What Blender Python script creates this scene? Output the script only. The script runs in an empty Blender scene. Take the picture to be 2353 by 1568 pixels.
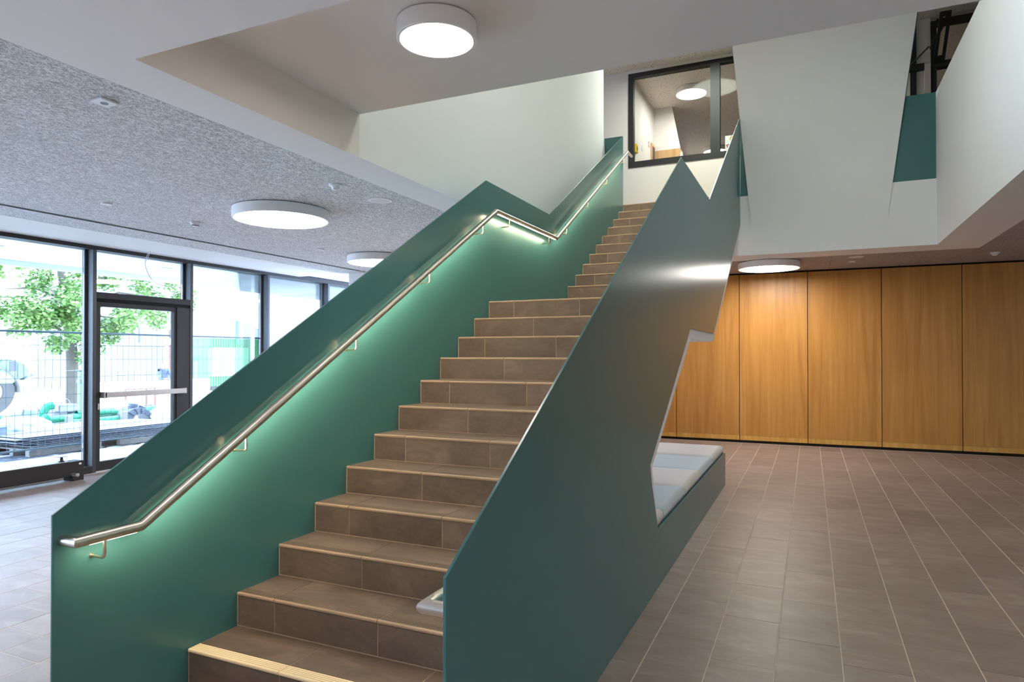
import bpy, bmesh, math, random
from mathutils import Vector, Matrix, Euler
random.seed(7)
S = bpy.context.scene
COL = S.collection
PI = math.pi

# ------------------------------------------------------------------ camera, world, exposure
FPX, YAW, PITCH, PPY, EYE = 1519.714, 0.423661, 0.008112, 802.808, 1.508
cam = bpy.data.cameras.new('camera')
cam.sensor_width = 36.0
cam.lens = FPX / 2353.0 * 36.0
cam.shift_y = (PPY - 784.0) / 2353.0
cam.clip_start = 0.05
cam.clip_end = 500
camo = bpy.data.objects.new('camera', cam)
camo.location = (0, 0, EYE)
camo.rotation_euler = (PI / 2 + PITCH, 0, YAW)
COL.objects.link(camo)
S.camera = camo

S.view_settings.view_transform = 'Standard'
S.view_settings.look = 'None'
S.view_settings.gamma = 1.0
S.view_settings.use_curve_mapping = False
S.view_settings.exposure = 1.35
S.cycles.max_bounces = 10
S.cycles.diffuse_bounces = 6
S.cycles.glossy_bounces = 5
S.cycles.transparent_max_bounces = 12
S.cycles.sample_clamp_indirect = 6.0
S.cycles.use_denoising = True

SKY_STRENGTH = 5.6
LAMP_BIG = 17.0
FILL_LAMP_UP = 20.0
LED_STRENGTH = 50.0

world = bpy.data.worlds.new('World')
S.world = world
world.use_nodes = True
wn = world.node_tree.nodes
wn.clear()
wo = wn.new('ShaderNodeOutputWorld')
bg = wn.new('ShaderNodeBackground')
bg.inputs['Color'].default_value = (0.52, 0.68, 1.0, 1)
bg.inputs['Strength'].default_value = SKY_STRENGTH
world.node_tree.links.new(bg.outputs[0], wo.inputs[0])

sun = bpy.data.lights.new('sun', 'SUN')
sun.energy = 1.6
sun.angle = math.radians(1.5)
sun.color = (1.0, 0.96, 0.88)
suno = bpy.data.objects.new('sun', sun)
suno.rotation_euler = Vector((-0.35, -0.35, -0.87)).to_track_quat('-Z', 'Y').to_euler()
suno.location = (-15, 5, 20)
COL.objects.link(suno)

# ------------------------------------------------------------------ materials
class NT:
    def __init__(self, name):
        self.m = bpy.data.materials.new(name)
        self.m.use_nodes = True
        self.n = self.m.node_tree.nodes
        self.l = self.m.node_tree.links
        self.n.clear()
        self.out = self.n.new('ShaderNodeOutputMaterial')
    def node(self, t, **kw):
        nd = self.n.new(t)
        for k, v in kw.items():
            if k in nd.inputs:
                nd.inputs[k].default_value = v
            else:
                setattr(nd, k, v)
        return nd
    def link(self, a, b):
        self.l.new(a, b)
    def bsdf(self, **kw):
        b = self.n.new('ShaderNodeBsdfPrincipled')
        for k, v in kw.items():
            b.inputs[k].default_value = v
        self.link(b.outputs[0], self.out.inputs[0])
        return b
    def pos(self, sx=1, sy=1, sz=1, obj=False):
        if obj:
            g = self.n.new('ShaderNodeTexCoord').outputs['Object']
        else:
            g = self.n.new('ShaderNodeNewGeometry').outputs['Position']
        mp = self.n.new('ShaderNodeMapping')
        mp.inputs['Scale'].default_value = (sx, sy, sz)
        self.link(g, mp.inputs['Vector'])
        return mp.outputs[0]
    def noise(self, vec, scale, detail=3, rough=.55, dist=0):
        nd = self.n.new('ShaderNodeTexNoise')
        nd.inputs['Scale'].default_value = scale
        nd.inputs['Detail'].default_value = detail
        nd.inputs['Roughness'].default_value = rough
        nd.inputs['Distortion'].default_value = dist
        self.link(vec, nd.inputs['Vector'])
        return nd.outputs['Fac']
    def ramp(self, fac, stops):
        r = self.n.new('ShaderNodeValToRGB')
        e = r.color_ramp.elements
        while len(e) < len(stops):
            e.new(0.5)
        for i, (p, c) in enumerate(stops):
            e[i].position = p
            if isinstance(c, (int, float)):
                c = (c, c, c)
            e[i].color = (*c, 1)
        self.link(fac, r.inputs[0])
        return r.outputs[0]
    def math(self, op, a, b=None, c=None):
        nd = self.n.new('ShaderNodeMath')
        nd.operation = op
        for i, v in enumerate((a, b, c)):
            if v is None:
                continue
            if isinstance(v, (int, float)):
                nd.inputs[i].default_value = v
            else:
                self.link(v, nd.inputs[i])
        return nd.outputs[0]
    def mix(self, fac, a, b, mode='MIX'):
        nd = self.n.new('ShaderNodeMix')
        nd.data_type = 'RGBA'
        nd.blend_type = mode
        for s, v in ((0, fac), (6, a), (7, b)):
            if isinstance(v, (int, float)):
                nd.inputs[s].default_value = v
            elif isinstance(v, tuple):
                nd.inputs[s].default_value = (*v, 1)
            else:
                self.link(v, nd.inputs[s])
        return nd.outputs[2]
    def bump(self, h, b, strength=.3, dist=.01):
        nd = self.n.new('ShaderNodeBump')
        nd.inputs['Strength'].default_value = strength
        nd.inputs['Distance'].default_value = dist
        self.link(h, nd.inputs['Height'])
        self.link(nd.outputs[0], b.inputs['Normal'])

def plain(name, col, rough=.5, metal=0., var=.06, scale=3., **kw):
    t = NT(name)
    b = t.bsdf(Roughness=rough, Metallic=metal, **kw)
    n = t.noise(t.pos(), scale, 3)
    c = t.mix(n, tuple(x * (1 - var) for x in col), tuple(min(1, x * (1 + var)) for x in col))
    t.link(c, b.inputs['Base Color'])
    return t.m

def emit(name, col, st):
    t = NT(name)
    e = t.node('ShaderNodeEmission')
    e.inputs['Color'].default_value = (*col, 1)
    e.inputs['Strength'].default_value = st
    t.link(e.outputs[0], t.out.inputs[0])
    return t.m

def mat_paint(name, col, rough, flake=.02):
    t = NT(name)
    b = t.bsdf()
    b.inputs['Specular IOR Level'].default_value = .5
    p = t.pos()
    n = t.noise(p, 1.3, 4)
    c = t.mix(n, tuple(x * .94 for x in col), tuple(x * 1.07 for x in col))
    t.link(c, b.inputs['Base Color'])
    b.inputs['Roughness'].default_value = rough
    return t.m

def mat_wall(name, col, rough=.75):
    t = NT(name)
    b = t.bsdf(Roughness=rough)
    b.inputs['Specular IOR Level'].default_value = .25
    p = t.pos()
    c = t.mix(t.noise(p, 1.1, 4), tuple(x * .97 for x in col), col)
    t.link(c, b.inputs['Base Color'])
    t.bump(t.noise(p, 130, 3), b, .06, .002)
    return t.m

def mat_tile(name, c1, c2, c3, rough=.42, mottled=1.0):
    t = NT(name)
    b = t.bsdf()
    oi = t.node('ShaderNodeObjectInfo')
    rnd = oi.outputs['Random']
    g = t.n.new('ShaderNodeNewGeometry')
    add = t.n.new('ShaderNodeVectorMath')
    add.operation = 'MULTIPLY_ADD'
    cmb = t.n.new('ShaderNodeCombineXYZ')
    for i in range(3):
        t.link(rnd, cmb.inputs[i])
    t.link(cmb.outputs[0], add.inputs[0])
    add.inputs[1].default_value = (37, 61, 17)
    t.link(g.outputs['Position'], add.inputs[2])
    mp = t.n.new('ShaderNodeMapping')
    mp.inputs['Scale'].default_value = (1.0, 2.2, 1.6)
    t.link(add.outputs[0], mp.inputs['Vector'])
    n1 = t.noise(mp.outputs[0], 3.0, 6, .65, .6)
    n2 = t.noise(mp.outputs[0], 22, 6, .7, .3)
    base = t.ramp(n1, [(.33, c1), (.55, c2), (.72, c3)])
    base = t.mix(t.ramp(n2, [(.45, 0.), (.75, .45 * mottled)]), base, c3)
    base = t.mix(1.0, base, t.ramp(rnd, [(0, .88), (1, 1.08)]), 'MULTIPLY')
    t.link(base, b.inputs['Base Color'])
    rr = t.math('MULTIPLY_ADD', n2, .25, rough - .12)
    t.link(rr, b.inputs['Roughness'])
    t.bump(n2, b, .08, .004)
    return t.m

def mat_wool(name, lo, hi):
    t = NT(name)
    b = t.bsdf(Roughness=.9)
    b.inputs['Specular IOR Level'].default_value = .1
    p = t.pos()
    hs = None
    for i, (sc, off) in enumerate(((33, 0), (44, 5), (57, 11))):
        mp = t.n.new('ShaderNodeMapping')
        mp.inputs['Location'].default_value = (off, off * 2.3, off)
        mp.inputs['Rotation'].default_value = (0, 0, i * .9)
        mp.inputs['Scale'].default_value = (1, .45, 1)
        t.link(p, mp.inputs['Vector'])
        n = t.noise(mp.outputs[0], sc, 1.0, .4, 1.1)
        r = t.math('ABSOLUTE', t.math('SUBTRACT', n, .5))
        r = t.ramp(r, [(0, 1.), (.022, .8), (.045, 0.)])
        hs = r if hs is None else t.math('MAXIMUM', hs, r)
    c = t.mix(hs, lo, hi)
    c = t.mix(t.noise(p, 2.2, 4), c, t.mix(1.0, c, (.86, .86, .86), 'MULTIPLY'))
    t.link(c, b.inputs['Base Color'])
    t.bump(hs, b, .4, .006)
    return t.m

def mat_perf(name):
    t = NT(name)
    b = t.bsdf(Roughness=.85)
    p = t.pos(1, .45, 1)
    v = t.n.new('ShaderNodeTexVoronoi')
    v.inputs['Scale'].default_value = 24
    t.link(p, v.inputs['Vector'])
    c = t.ramp(v.outputs['Distance'], [(.13, (.28, .22, .17)), (.19, (.88, .81, .74))])
    t.link(c, b.inputs['Base Color'])
    return t.m

def mat_wood(name, c1, c2, c3, rough=.38):
    t = NT(name)
    b = t.bsdf(Roughness=rough)
    rnd = t.node('ShaderNodeObjectInfo').outputs['Random']
    g = t.n.new('ShaderNodeNewGeometry')
    cmb = t.n.new('ShaderNodeCombineXYZ')
    t.link(t.math('MULTIPLY', rnd, 13.), cmb.inputs[0])
    t.link(t.math('MULTIPLY', rnd, 7.), cmb.inputs[2])
    add = t.n.new('ShaderNodeVectorMath')
    t.link(g.outputs['Position'], add.inputs[0])
    t.link(cmb.outputs[0], add.inputs[1])
    mp = t.n.new('ShaderNodeMapping')
    mp.inputs['Scale'].default_value = (9, 9, .45)
    t.link(add.outputs[0], mp.inputs['Vector'])
    n1 = t.noise(mp.outputs[0], 1.4, 5, .6, .5)
    mp2 = t.n.new('ShaderNodeMapping')
    mp2.inputs['Scale'].default_value = (110, 110, 2.2)
    t.link(add.outputs[0], mp2.inputs['Vector'])
    n2 = t.noise(mp2.outputs[0], 1.6, 4, .6)
    c = t.ramp(n1, [(.3, c1), (.5, c2), (.7, c3)])
    c = t.mix(t.ramp(n2, [(.35, .28), (.65, 0.)]), c, c1)
    t.link(c, b.inputs['Base Color'])
    t.bump(n2, b, .06, .002)
    return t.m

def mat_fabric(name, col):
    t = NT(name)
    b = t.bsdf(Roughness=.9)
    b.inputs['Sheen Weight'].default_value = .25
    p = t.pos()
    w = t.noise(p, 420, 2)
    c = t.mix(w, tuple(x * .86 for x in col), col)
    t.link(c, b.inputs['Base Color'])
    t.bump(t.math('ADD', t.math('MULTIPLY', w, .15), t.noise(t.pos(4, 16, 4), 2.4, 3)), b, .35, .01)
    return t.m

def mat_glass(name, tint=(.96, 1, .98), refl=.9):
    t = NT(name)
    tr = t.node('ShaderNodeBsdfTransparent')
    tr.inputs['Color'].default_value = (*tint, 1)
    gl = t.node('ShaderNodeBsdfGlossy')
    gl.inputs['Roughness'].default_value = .02
    fr = t.node('ShaderNodeFresnel')
    fr.inputs['IOR'].default_value = 1.45
    mx = t.node('ShaderNodeMixShader')
    t.link(t.math('MULTIPLY', fr.outputs[0], refl), mx.inputs[0])
    t.link(tr.outputs[0], mx.inputs[1])
    t.link(gl.outputs[0], mx.inputs[2])
    t.link(mx.outputs[0], t.out.inputs[0])
    return t.m

def mat_film(name, col, alpha):
    t = NT(name)
    tr = t.node('ShaderNodeBsdfTransparent')
    pb = t.n.new('ShaderNodeBsdfPrincipled')
    pb.inputs['Base Color'].default_value = (*col, 1)
    pb.inputs['Roughness'].default_value = .25
    mx = t.node('ShaderNodeMixShader')
    n = t.noise(t.pos(1, 1, 3), 9, 4)
    t.link(t.math('MULTIPLY_ADD', n, .4, alpha - .2), mx.inputs[0])
    t.link(tr.outputs[0], mx.inputs[1])
    t.link(pb.outputs[0], mx.inputs[2])
    t.link(mx.outputs[0], t.out.inputs[0])
    return t.m

M = dict(
    teal=mat_paint('teal_paint', (.053, .165, .168), .285),
    white=mat_wall('white_plaster', (.86, .85, .84)),
    beige=mat_wall('beige_plaster', (.80, .74, .68)),
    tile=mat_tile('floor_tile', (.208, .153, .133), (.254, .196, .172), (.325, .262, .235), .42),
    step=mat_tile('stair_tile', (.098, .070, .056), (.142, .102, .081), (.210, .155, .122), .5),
    grout=plain('grout', (.50, .38, .29), .9, var=.15, scale=20),
    floorgrout=plain('floor_grout', (.62, .50, .42), .9, var=.15, scale=20),
    nosetan=plain('nosing_lip', (.36, .25, .175), .5, var=.15, scale=14),
    cream=plain('nosing_cream', (.86, .70, .47), .5, var=.06, scale=14),
    groove=plain('nosing_groove', (.42, .30, .20), .8, var=.1),
    wool=mat_wool('wood_wool', (.44, .44, .455), (.95, .95, .965)),
    woolr=mat_wool('wood_wool_dim', (.36, .31, .29), (.55, .49, .46)),  # same boards; dimmer, warmer light of the right side put into the colour
    perf=mat_perf('perforated_board'),
    wood=mat_wood('oak_veneer', (.40, .176, .034), (.50, .238, .050), (.60, .305, .076)),
    woodlow=mat_wood('oak_edge_band', (.50, .26, .05), (.60, .33, .07), (.70, .42, .12)),
    woodpale=mat_wood('pale_wood', (.55, .33, .15), (.66, .43, .22), (.74, .50, .28)),
    black=plain('black_frame', (.018, .016, .016), .6, var=.1),
    blackgap=plain('black_gap', (.006, .006, .006), .9),
    anthracite=plain('anthracite_aluminium', (.07, .075, .085), .38, metal=.3),
    steel=plain('brushed_steel', (.66, .60, .54), .36, metal=1., var=.05, scale=60),
    alu=plain('satin_aluminium', (.62, .60, .60), .35, metal=.9),
    brass=plain('warm_steel_rod', (.66, .56, .44), .3, metal=1.),
    lampwhite=plain('lamp_housing', (.85, .83, .82), .5, var=.01),
    plastic=plain('white_plastic', (.78, .78, .80), .4, var=.02),
    dgrey=plain('dark_grey', (.10, .10, .11), .5),
    greylens=plain('grey_lens', (.35, .35, .37), .3),
    diff=emit('lamp_diffuser', (1.0, .93, .86), LAMP_BIG),
    diffu=emit('fill_diffuser_upper', (.91, 1.0, .87), FILL_LAMP_UP),
    led=emit('led_strip', (1.0, .83, .55), LED_STRENGTH),
    glass=mat_glass('window_glass'),
    glassin=mat_glass('inner_glass', (.95, .96, .94), .12),
    padw=mat_fabric('cushion_cream', (.62, .58, .54)),
    padb=mat_fabric('cushion_blue', (.44, .52, .56)),
)

# ------------------------------------------------------------------ mesh helpers
WL = {}   # world location of built objects
def setp(o, label=None, cat=None, group=None, kind=None):
    if label: o['label'] = label
    if cat: o['category'] = cat
    if group: o['group'] = group
    if kind: o['kind'] = kind
    return o

def empty(name, loc, label=None, cat=None, group=None, kind=None):
    o = bpy.data.objects.new(name, None)
    o.empty_display_size = .1
    o.location = loc
    COL.objects.link(o)
    WL[o] = Vector(loc)
    return setp(o, label, cat, group, kind)

class MB:
    def __init__(self):
        self.v = []; self.f = []; self.mi = []; self.cur = 0; self.T = None
    def mat(self, i):
        self.cur = i; return self
    def av(self, p):
        p = Vector(p)
        if self.T is not None:
            p = self.T @ p
        self.v.append(p); return len(self.v) - 1
    def af(self, idx):
        self.f.append(tuple(idx)); self.mi.append(self.cur)
    def box(self, x0, x1, y0, y1, z0, z1):
        b = [self.av((x, y, z)) for z in (z0, z1) for y in (y0, y1) for x in (x0, x1)]
        for q in ((0, 2, 3, 1), (4, 5, 7, 6), (0, 1, 5, 4), (2, 6, 7, 3), (0, 4, 6, 2), (1, 3, 7, 5)):
            self.af([b[i] for i in q])
        return self
    def prism(self, pts, axis, a0, a1):
        # pts 2D in the remaining axes order: axis x -> (y,z); y -> (x,z); z -> (x,y)
        def P(p, a):
            return {'x': (a, p[0], p[1]), 'y': (p[0], a, p[1]), 'z': (p[0], p[1], a)}[axis]
        A = [self.av(P(p, a0)) for p in pts]
        B = [self.av(P(p, a1)) for p in pts]
        n = len(pts)
        self.af(A); self.af(B[::-1])
        for i in range(n):
            j = (i + 1) % n
            self.af((A[j], A[i], B[i], B[j]))
        return self
    def tube(self, path, r, seg=12, caps=True):
        path = [Vector(p) for p in path]
        n = len(path)
        rs = r if isinstance(r, (list, tuple)) else [r] * n
        d0 = (path[1] - path[0]).normalized()
        up = Vector((0, 0, 1)) if abs(d0.z) < .9 else Vector((1, 0, 0))
        u = d0.cross(up).normalized(); w = u.cross(d0).normalized()
        ring = [path[0] + (u * math.cos(a) + w * math.sin(a)) * rs[0] for a in [2 * PI * k / seg for k in range(seg)]]
        rings = [[self.av(p) for p in ring]]
        cur = ring
        for i in range(1, n):
            din = (path[i] - path[i - 1]).normalized()
            dout = (path[i + 1] - path[i]).normalized() if i < n - 1 else din
            nn = din + dout
            nn = din if nn.length < 1e-4 else nn.normalized()
            new = []
            for p in cur:
                rel = p - path[i - 1]
                rel = rel - din * rel.dot(din) if i == 1 or True else rel
                rel = rel.normalized() * rs[i]
                base = path[i] + rel
                t = (path[i] - base).dot(nn) / din.dot(nn)
                new.append(base + din * t)
            rings.append([self.av(p) for p in new])
            cur = new
            # perpendicular ring for the next segment
            if i < n - 1:
                cur2 = []
                for p in new:
                    rel = p - path[i]
                    rel = rel - dout * rel.dot(dout)
                    cur2.append(path[i] + rel)
                cur = cur2
        for a, b in zip(rings, rings[1:]):
            for k in range(seg):
                j = (k + 1) % seg
                self.af((a[k], a[j], b[j], b[k]))
        if caps:
            self.af(rings[0][::-1]); self.af(rings[-1])
        return self
    def lathe(self, c, prof, seg=32, axis='z'):
        c = Vector(c)
        rings = []
        for (r, h) in prof:
            R = []
            for k in range(seg):
                a = 2 * PI * k / seg
                if axis == 'z': p = Vector((r * math.cos(a), r * math.sin(a), h))
                elif axis == 'x': p = Vector((h, r * math.cos(a), r * math.sin(a)))
                else: p = Vector((r * math.sin(a), h, r * math.cos(a)))
                R.append(self.av(c + p))
            rings.append(R)
        for a, b in zip(rings, rings[1:]):
            for k in range(seg):
                j = (k + 1) % seg
                self.af((a[k], a[j], b[j], b[k]))
        self.af(rings[0][::-1]); self.af(rings[-1])
        return self
    def build(self, name, mats, parent=None, label=None, cat=None, group=None, kind=None, smooth=False, bevel=0, seg=1):
        if not isinstance(mats, (list, tuple)):
            mats = [mats]
        lo = [min(p[i] for p in self.v) for i in range(3)]
        hi = [max(p[i] for p in self.v) for i in range(3)]
        org = Vector(((lo[0] + hi[0]) / 2, (lo[1] + hi[1]) / 2, lo[2]))
        me = bpy.data.meshes.new(name)
        me.from_pydata([tuple(p - org) for p in self.v], [], self.f)
        for m in mats:
            me.materials.append(m)
        if len(mats) > 1:
            me.polygons.foreach_set('material_index', self.mi)
        bm = bmesh.new(); bm.from_mesh(me)
        bmesh.ops.recalc_face_normals(bm, faces=bm.faces)
        if bevel:
            es = [e for e in bm.edges if len(e.link_faces) == 2 and e.calc_face_angle(0) > .6]
            bmesh.ops.bevel(bm, geom=es, offset=bevel, segments=seg, affect='EDGES', clamp_overlap=True)
        bm.to_mesh(me); bm.free()
        if smooth:
            me.polygons.foreach_set('use_smooth', [True] * len(me.polygons))
            try: me.set_sharp_from_angle(angle=math.radians(35))
            except Exception: pass
        o = bpy.data.objects.new(name, me)
        COL.objects.link(o)
        WL[o] = org
        if parent is not None:
            o.parent = parent
            o.location = org - WL[parent]
        else:
            o.location = org
        return setp(o, label, cat, group, kind)

def box(name, b, m, parent=None, bevel=0, **kw):
    return MB().box(*b).build(name, m, parent, bevel=bevel, **kw)
def struct(name, b, m, parent=None, **kw):
    return MB().box(*b).build(name, m, parent, kind='structure' if parent is None else None, **kw)
def copy_tree(o, delta, parent=None):
    c = o.copy(); COL.objects.link(c)
    if parent is None:
        c.location = o.location + Vector(delta)
    else:
        c.parent = parent
    for ch in o.children:
        copy_tree(ch, delta, c)
    return c

def project(x, y, z):
    rx = x * math.cos(YAW) + y * math.sin(YAW)
    d = -x * math.sin(YAW) + y * math.cos(YAW)
    zz = z - EYE
    d2 = d * math.cos(PITCH) + zz * math.sin(PITCH)
    u2 = -d * math.sin(PITCH) + zz * math.cos(PITCH)
    if d2 < .05:
        return None
    return 1176.5 + FPX * rx / d2, PPY - FPX * u2 / d2

# ------------------------------------------------------------------ key dimensions
RISE, GO = 0.165, 0.2822
XL, XR = -2.600, -0.900            # inner face of left plate, outer face of right plate
Y0 = 2.1552                        # face of first riser
YU = 7.0664                        # face of first riser of the upper flight
XF = -8.324                        # facade plane
YW = 11.937                        # timber wall
ZC = 2.90                          # lower ceiling
ZH = 3.205                         # raised ceiling
ZU = 3.795                         # upper floor
ZT = 6.57                          # upper ceiling
XA, XB = -2.895, 1.470             # sides of the void
YA, YB = 3.800, 9.815              # near and far edge of the void

# ------------------------------------------------------------------ floor
fl = MB().box(XF - .1, 6.2, -5, 12.2, -.25, -.0016).build('floor', M['floorgrout'], kind='structure')
TW, TL, JG = .299, .600, .0026
X00 = -1.058
cands = []
for i in range(-25, 25):
    x0 = X00 + TW * i; x1 = x0 + TW
    if x1 < XF + .02 or x0 > 6.1: continue
    off = (3.805 - .2 * i) % .6
    for j in range(-10, 22):
        y0 = off + TL * j; y1 = y0 + TL
        cx0, cx1 = max(x0, XF + .06), min(x1, 6.1)
        cy0, cy1 = max(y0, -4.9), min(y1, YW - .03)
        if cx1 - cx0 < .02 or cy1 - cy0 < .02: continue
        if cx0 > XL and cx1 < XR + .02 and 2.2 < (cy0 + cy1) / 2 < 4.2: continue
        cands.append((cx0, cx1, cy0, cy1))
def tile_vis(c):
    cx, cy = (c[0] + c[1]) / 2, (c[2] + c[3]) / 2
    P = [project(x, y, 0) for x in (c[0], c[1]) for y in (c[2], c[3])]
    if any(p is None for p in P): return 0
    xs = [p[0] for p in P]; ys = [p[1] for p in P]
    if max(xs) < 0 or min(xs) > 2353 or min(ys) > 1568: return 0
    if cx > XR - .1:
        pass
    elif cx < XL + .2:
        mx = min(xs)
        if mx > 118 and min(ys) > 1181 + (mx - 118) * (418 - 1181) / (1122 - 118): return 0
    else:
        return 0
    # area by the shoelace formula
    q = [P[0], P[1], P[3], P[2]]
    return abs(sum(q[k][0] * q[(k + 1) % 4][1] - q[(k + 1) % 4][0] * q[k][1] for k in range(4))) / 2
cands = sorted(((tile_vis(c), c) for c in cands), key=lambda t: -t[0])
rest = MB()
meshes = {}
for n, (a, c) in enumerate(cands):
    b = (c[0] + JG, c[1] - JG, c[2] + .0013, c[3] - .0013)
    if n < 298 and a > 0:
        key = (round(b[1] - b[0], 3), round(b[3] - b[2], 3))
        z = random.uniform(-.0006, .0004)
        if key not in meshes:
            t = MB().box(*b, -.010, 0).build('tile', M['tile'], fl, bevel=.0012)
            meshes[key] = t.data
        else:
            t = bpy.data.objects.new('tile', meshes[key]); COL.objects.link(t)
            t.parent = fl
            t.location = Vector(((b[0] + b[1]) / 2, (b[2] + b[3]) / 2, -.010)) - WL[fl]
        t.location.z += z
    else:
        rest.box(*b, -.010, -.0004)
rest.build('far_tiles', M['tile'], fl, kind='stuff')

# ------------------------------------------------------------------ lower ceiling, slab, upper storey
ceil = struct('ceiling', (XF - .3, 6.2, -5, 12.2, 2.96, 3.10), M['blackgap'])
# cut-out of the void is made from four pieces instead of one sheet
bpy.data.objects.remove(ceil)
ceil = empty('ceiling', (0, 0, ZC), kind='structure')
sl = MB()
sl.box(XF - .3, XA - .02, -5, 12.2, 2.94, ZU - .05)
sl.box(XB + .02, 6.2, -5, 12.2, 2.94, ZU - .05)
sl.box(XA - .02, XB + .02, -5, YA - 1.705, 2.94, ZU - .05)
sl.box(XA - .02, XB + .02, YA - 1.70, YA - .005, ZH + .035, ZU - .05)
sl.box(XR + .002, XB + .02, YB + .03, 12.2, 2.94, ZU - .05)
sl.box(XA - .02, XL - .012, YB + .03, 12.2, 2.94, ZU - .05)
sl.box(XL - .012, XR + .002, 9.96, 12.2, 2.94, ZU - .002)
sl.build('slab', M['white'], ceil)
# plaster margins round the void, and along the facade
pm = MB()
pm.box(-3.245, XA - .002, -1, 9.2, ZC, 2.945)
pm.box(XB + .002, 2.014, -1, 10.35, ZC, 2.945)
pm.box(XA - .002, XB + .002, 1.2, YA - 1.702, ZC, 2.945)
pm.box(XA - .002, XB + .002, YB + .002, 10.35, ZC, 2.945)
pm.box(-3.245, 2.014, -1.2, 1.2, ZC + .001, 2.944)
pm.build('plaster_margin', M['white'], ceil)
box('plaster_margin', (XF, -7.34, -5, 9.2, ZC - .001, 2.945), M['white'], ceil)
# fascias
MB().box(XA - .03, XA, YA - 1.70, YA, ZC + .0005, ZH + .02).build('trim_1', M['beige'], kind='structure')  # white like the wall beyond; its warmer light is put into the beige
MB().box(XA, XB, YA - 1.73, YA - 1.70, ZC + .0005, ZH + .02).build('trim_2', M['white'], kind='structure')
MB().box(XA + .0005, XB - .0005, YA - 1.70, YA, ZH, ZH + .03).build('ceiling', M['white'], kind='structure')
MB().box(XA + .001, XB - .001, YA - .03, YA, ZH + .031, ZU).build('trim_3', M['white'], kind='structure')
# stairwell wall, right-hand balustrade wall, far slab edge
MB().box(XA - .12, XA, YA, 9.857, ZC + .0005, ZT).build('wall_left', M['white'], kind='structure')
MB().box(XB, XB + .13, YA - 1.7, YB + .13, ZC + .0005, 4.855).build('wall_right', M['white'], kind='structure')
MB().box(XA, XB - .001, YB, YB + .03, ZC + .0005, 3.322).build('trim_4', M['white'], kind='structure')
# wood wool boards
def boards(nm, xs, ys, w, l, mat, brick, group, horiz=True):
    first = {}
    k = 0
    x = xs[0]
    col = 0
    while x < xs[1] - .02:
        x1 = min(x + w, xs[1])
        y = ys[0] - (l * .5 if (brick and col % 2) else 0)
        while y < ys[1] - .02:
            y1 = min(y + l, ys[1]); ya = max(y, ys[0])
            if y1 - ya > .05:
                MB().box(x + .0012, x1 - .0012, ya + .0012, y1 - .0012, ZC, 2.925).build(nm, mat, ceil)
            y += l
        x += w; col += 1
boards('ceiling_panel', (-6.765, -3.247), (.35, 9.2), 1.175, .6, M['wool'], True, None)
boards('ceiling_panel', (-7.338, -6.887), (.35, 9.2), .5, 1.2, M['wool'], False, None)
boards('ceiling_panel', (2.016, 6.2), (4.0, 11.95), .6, 1.2, M['woolr'], True, None)
boards('ceiling_panel', (-2.66, 2.014), (10.352, 11.95), .588, 1.6, M['woolr'], False, None)
bk = MB()
bk.box(-7.338, -3.247, -5, .35, ZC, 2.925); bk.box(2.016, 6.2, -5, 4.0, ZC, 2.925)
bk.box(-3.245, 2.014, -5, -1.2, ZC, 2.925)
bk.build('ceiling_panel', M['wool'], ceil)
# linear slot with light edges
sd = empty('slot_diffuser', (-6.81, 4, ZC), 'long black air slot with thin white edges in the grey ceiling before the glass front', 'air slot')
box('slot', (-6.872, -6.780, -3, 9.0, ZC + .004, 2.93), M['blackgap'], sd)
box('slot_edge', (-6.884, -6.873, -3, 9.0, ZC - .003, 2.93), M['plastic'], sd)
box('slot_edge', (-6.779, -6.768, -3, 9.0, ZC - .003, 2.93), M['plastic'], sd)

# upper storey
uf = MB()
uf.box(XF, XA - .12, -1, 12.2, ZU - .05, ZU)
uf.box(XB + .13, 6.2, -1, 12.2, ZU - .05, ZU)
uf.box(XA, XB + .13, -1, YA, ZU - .05, ZU)
uf.box(XL - .3, 6.2, 9.95, 22, ZU - .05, ZU)
uf.build('floor', M['tile'], kind='structure')
MB().box(XF, 6.2, -1, 24, ZT, ZT + .1).build('ceiling', M['perf'], kind='structure')
WU = 11.60
wu = MB()
wu.box(-6, -2.948, WU, WU + .12, ZU, ZT)
wu.box(-2.948, 1.66, WU, WU + .12, ZU, 4.835)
wu.box(-2.948, 1.66, WU, WU + .12, 6.515, ZT)
wu.box(1.30, 1.66, WU, WU + .12, 4.835, 6.515)
wu.box(3.0, 6.2, WU, WU + .12, ZU, ZT)
wu.build('wall_back', M['beige'], kind='structure')
MB().box(6.1, 6.2, -1, 24, ZU, ZT).build('wall_right', M['white'], kind='structure')
MB().box(-6.1, -6.0, 3, 11.6, ZU, ZT).build('wall_left', M['white'], kind='structure')
MB().box(-6.1, 6.2, -1.1, -1.0, ZU, ZT).build('wall_front', M['white'], kind='structure')
# lower enclosure
MB().box(6.1, 6.2, -5, 12.2, -.1, ZC + .05).build('wall_right', M['white'], kind='structure')
MB().box(XF - .1, 6.2, -5.1, -5.0, -.1, ZC + .05).build('wall_front', M['white'], kind='structure')
MB().box(-7.227, -2.66, 9.20, 9.45, 0, ZC + .04).build('wall_back', M['white'], kind='structure')
MB().box(-2.78, -2.66, 9.45, 12.1, 0, ZC + .04).build('wall_left', M['white'], kind='structure')

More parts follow.
